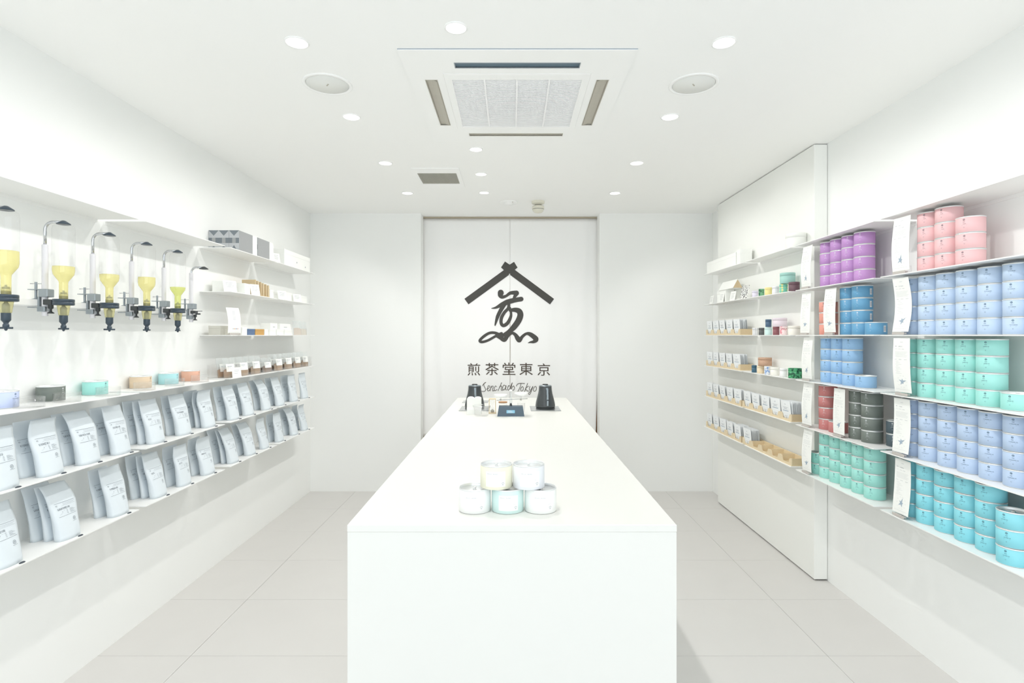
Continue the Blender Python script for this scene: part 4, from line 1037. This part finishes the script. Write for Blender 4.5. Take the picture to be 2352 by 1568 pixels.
def lcard(px, X, lev, w_, h_, label, lean=.2, rz=-.45, curl=0):
    y = 1280*X/(px-1176)
    t = thing('display_card', label, 'card', (X, y, SH[lev]+.0003), rz, 'white display cards')
    c = build(MB().bbox(-.0015, .0, -w_/2, w_/2, 0, h_, .0004), 'card', M_SHEET, t); c.rotation_euler = (0, -lean, 0)
    p = MB()
    for q in range(4): p.box(.0002, .0005, -w_*.30, w_*(.30-.1*(q % 2)), h_*(.78-.12*q), h_*(.78-.12*q)+.0014)
    p = build(p, 'print', M_INKL, t); p.rotation_euler = (0, -lean, 0)
    build(MB().prism([(-.0015, 0), (-.03, 0), (-.004, h_*.5)], 1, -.006, .006), 'easel', M_ACRYL, t)
lcard(637, -1.71, 0, .06, .075, 'small white card between the grey and white boxes')
lcard(530, -1.71, 1, .09, .072, 'white card at the near end of the second left shelf')
wbox(-1.84, -1.74, 3.42, 3.52, 1, .07, 'paper_box', 'low white box behind the first card, second left shelf')
wbox(-1.80, -1.70, 3.545, 3.62, 1, .068, 'paper_box', 'white box left of the slatted wooden rack')
lcard(588, -1.69, 1, .07, .075, 'slanted white card before the slatted wooden rack')
wr = thing('wooden_rack', 'little rack of upright tan wooden slats on the second left shelf', 'rack', (-1.745, 3.80, SH[1]+.0003))
build(MB().box(-.045, .045, -.11, .11, 0, .006), 'base', M_WOODD, wr)
for k in range(6): build(MB().bbox(-.045, .045, -.108+.040*k, -.096+.040*k, .006, .105-.004*k, .0008), 'slat', M_WOODD if k % 2 == 0 else M_WOOD, wr)
wbox(-1.80, -1.705, 3.925, 3.985, 1, .06, 'paper_box', 'small white box right of the slatted wooden rack')
wbox(-1.80, -1.70, 4.18, 4.30, 1, .062, 'paper_box', 'white box right of the tan rack before the far pair')
wbox(-1.80, -1.70, 4.45, 4.62, 1, .058, 'paper_box', 'farthest white box on the second left shelf')
lcard(650, -1.685, 1, .08, .065, 'first of two small cards on the far second shelf, left')
lcard(684, -1.685, 1, .08, .062, 'second of two small cards on the far second shelf, left')
# curved tall card on third shelf
t = thing('curved_menu_card', 'tall curved white card standing on the third left shelf', 'card', (-1.70, 3.405, SH[2]+.0003), -.5)
F = lambda u, v: (.004+.016*math.sin(v*PI*.5)-.035*v*v, (u-.5)*.085, .012+v*.155)
build(MB().grid(F, 5, 14).grid(lambda u, v: (F(u, v)[0]-.0008, F(u, v)[1], F(u, v)[2]), 5, 14, flip=True), 'paper', M_SHEET, t, fix=False)
p = MB()
for q in range(7): p.flat(rect2(.40, .86-.055*q, .62, .868-.055*q), lambda a, b: (F(a, b)[0]+.0008, F(a, b)[1], F(a, b)[2]))
build(p, 'print', M_INKL, t, fix=False)
p = MB()
for q, mi in enumerate((0, 1, 2, 3)): p.flat(rect2(.36+.12*q, .155, .42+.12*q, .185), lambda a, b: (F(a, b)[0]+.0010, F(a, b)[1], F(a, b)[2]), mi)
build(p, 'colour_swatches', [M_INKL, mat('swatch_orange', (214, 150, 96), .6), mat('swatch_blue', (96, 112, 168), .6), mat('swatch_red', (200, 120, 110), .6)], t, fix=False)
build(MB().bbox(-.016, .014, -.040, .040, 0, .0035, .001).box(.0115, .014, -.036, .036, .0035, .012), 'acrylic_stand', M_GREYCLIP, t)
wbox(-1.83, -1.76, 3.36, 3.46, 2, .056, 'paper_box', 'beige box behind the curved card', m=mat('beige_card', (206, 204, 194), .7, var=.03))
lbox(-1.78, -1.69, 556, 567.5, 2, .050, 'paper_box', 'small white box left of the blue one, third left shelf')
lbox(-1.78, -1.69, 568, 585.5, 2, .040, 'paper_box', 'blue box on the third left shelf', m=mat('denim_blue_paper', (96, 120, 156), .6, var=.08, scale=80))
lbox(-1.78, -1.69, 586.5, 606.5, 2, .040, 'paper_box', 'ochre box next to the blue one', m=mat('ochre_paper', (208, 164, 96), .6, var=.08, scale=80))
lbox(-1.78, -1.69, 608, 616, 2, .040, 'paper_box', 'narrow white box right of the ochre one')
for k, (a, b) in enumerate(((620, 634), (635.5, 652), (653.5, 671))):
    lbox(-1.76, -1.69, a, b, 2, .042, 'paper_box', f'white box with a tiny print, {["left", "middle", "right"][k]} of the lower three on the third shelf')
bw = lambda px: 1280*-1.70/(px-1176)
for k, (a, b) in enumerate(((612, 632), (634, 664))):
    t = thing('paper_box', f'{["left", "right"][k]} white box of the upper layer on the third left shelf', 'box', (-1.735, (bw(a)+bw(b))/2+.05, SH[2]+.0425), 0)
    hl = (bw(b)-bw(a))/2*.82
    build(MB().bbox(-.035, .035, -hl, hl, 0, .042, .0008), 'body', M_SHEET, t)
    build(MB().box(.035, .0356, -hl*.3, hl*.3, .014, .018), 'print', M_INKL, t)

# clear bags: body film, tea inside, white label
def clearbag(x, y, lev, w_, h_, rz, leaf, label, tl=.42, bm=M_FILM, lab=True, lean=.10):
    t = thing('clear_tea_bag', label, 'bag of tea', (x, y, SH[lev]+.0004), rz, 'clear bags of loose tea')
    def F(u, v, sd):
        tt = .014*max(0, 1-v)**.6*(1-abs(2*u-1)**3)+.0006
        return (sd*tt-lean*v*v*h_, (u-.5)*w_, v*h_)
    mb = MB()
    for sd in (1, -1): mb.grid(lambda u, v: F(u, v, sd), 6, 8, flip=(sd < 0))
    build(mb, 'film', bm, t, fix=False)
    mb = MB()
    for sd in (1, -1): mb.grid(lambda u, v: (F(u, v*tl, sd)[0]*.88, F(u, v*tl, sd)[1]*.93, F(u, v*tl*(.9+.1*math.sin(u*4)), sd)[2]+.001), 6, 5, flip=(sd < 0))
    build(mb, 'tea', leaf, t, fix=False)
    if lab:
        build(MB().grid(lambda u, v: (F(.16+.68*u, .30+.40*v, 1)[0]+.0016, F(.16+.68*u, .3, 1)[1], h_*(.30+.40*v)), 3, 4)
              .flat(rect2(.26, .56, .60, .585), lambda a, b: (F(a, b, 1)[0]+.0024, F(a, b, 1)[1], b*h_), 1)
              .flat(rect2(.26, .50, .50, .51), lambda a, b: (F(a, b, 1)[0]+.0024, F(a, b, 1)[1], b*h_), 1), 'paper_label', [M_SHEET, M_INKL], t, fix=False)
binx0, binx1 = -1.828, -1.704
bins = [3.345, 3.505, 3.69, 3.855, 4.045, 4.235, 4.41, 4.595]
for k, y in enumerate(bins):
    y1 = bins[k+1]-.006 if k+1 < len(bins) else 4.735
    t = thing('acrylic_bin', f'clear acrylic bin of tea bags, {ORD[k]} from the near end of the fourth left shelf', 'bin', ((binx0+binx1)/2, 0, SH[3]+.0003), 0, 'clear bins on the fourth left shelf')
    for nm, bx in (('bottom', (-.064, .064, y, y1, 0, .002)), ('side_wall', (-.064, .064, y, y+.002, .002, .078)), ('side_wall', (-.064, .064, y1-.002, y1, .002, .078)),
                   ('back_wall', (-.064, -.062, y+.002, y1-.002, .002, .078)), ('front_wall', (.062, .064, y+.002, y1-.002, .002, .020))):
        build(MB().box(*bx), nm, M_ACRYL, t)
    dk = k in (3,)
    wbag = min(.10, y1-y-.035)
    for q in range(2):
        clearbag(-1.736-.040*q, (y+y1)/2+.004+.003*q, 3, wbag, .118 if not dk else .098, -.25, M_TEADARK if (dk or (k == 4 and q == 1)) else M_TEALEAF,
                 f'{["front", "rear"][q]} clear bag of {"dark" if dk else "brown"} tea in the {ORD[k]} acrylic bin')
        COL.objects
t = thing('price_card', 'slanted white price card before the first acrylic bins', 'card', (-1.6865, 3.42, SH[3]+.0003), -.30)
c = build(MB().bbox(-.0015, 0, -.036, .036, 0, .062, .0004), 'card', M_SHEET, t); c.rotation_euler = (0, -.10, 0)
p = MB()
for q in range(3): p.box(.0002, .0005, -.02, .02-.006*q, .044-.010*q, .0455-.010*q)
p = build(p, 'print', M_INKL, t); p.rotation_euler = (0, -.10, 0)
clearbag(-1.73, 4.50, 2, .10, .115, -.3, mat('pink_beige_filling', (228, 212, 198), .8, var=.15, scale=120), 'clear gift bag with pale filling at the far end of the third left shelf', .5, lab=False)
clearbag(-1.73, 4.62, 2, .09, .112, -.3, mat('pale_beige_filling', (232, 222, 208), .8, var=.15, scale=120), 'clear gift bag beside the back wall on the third left shelf', .45, lab=False)
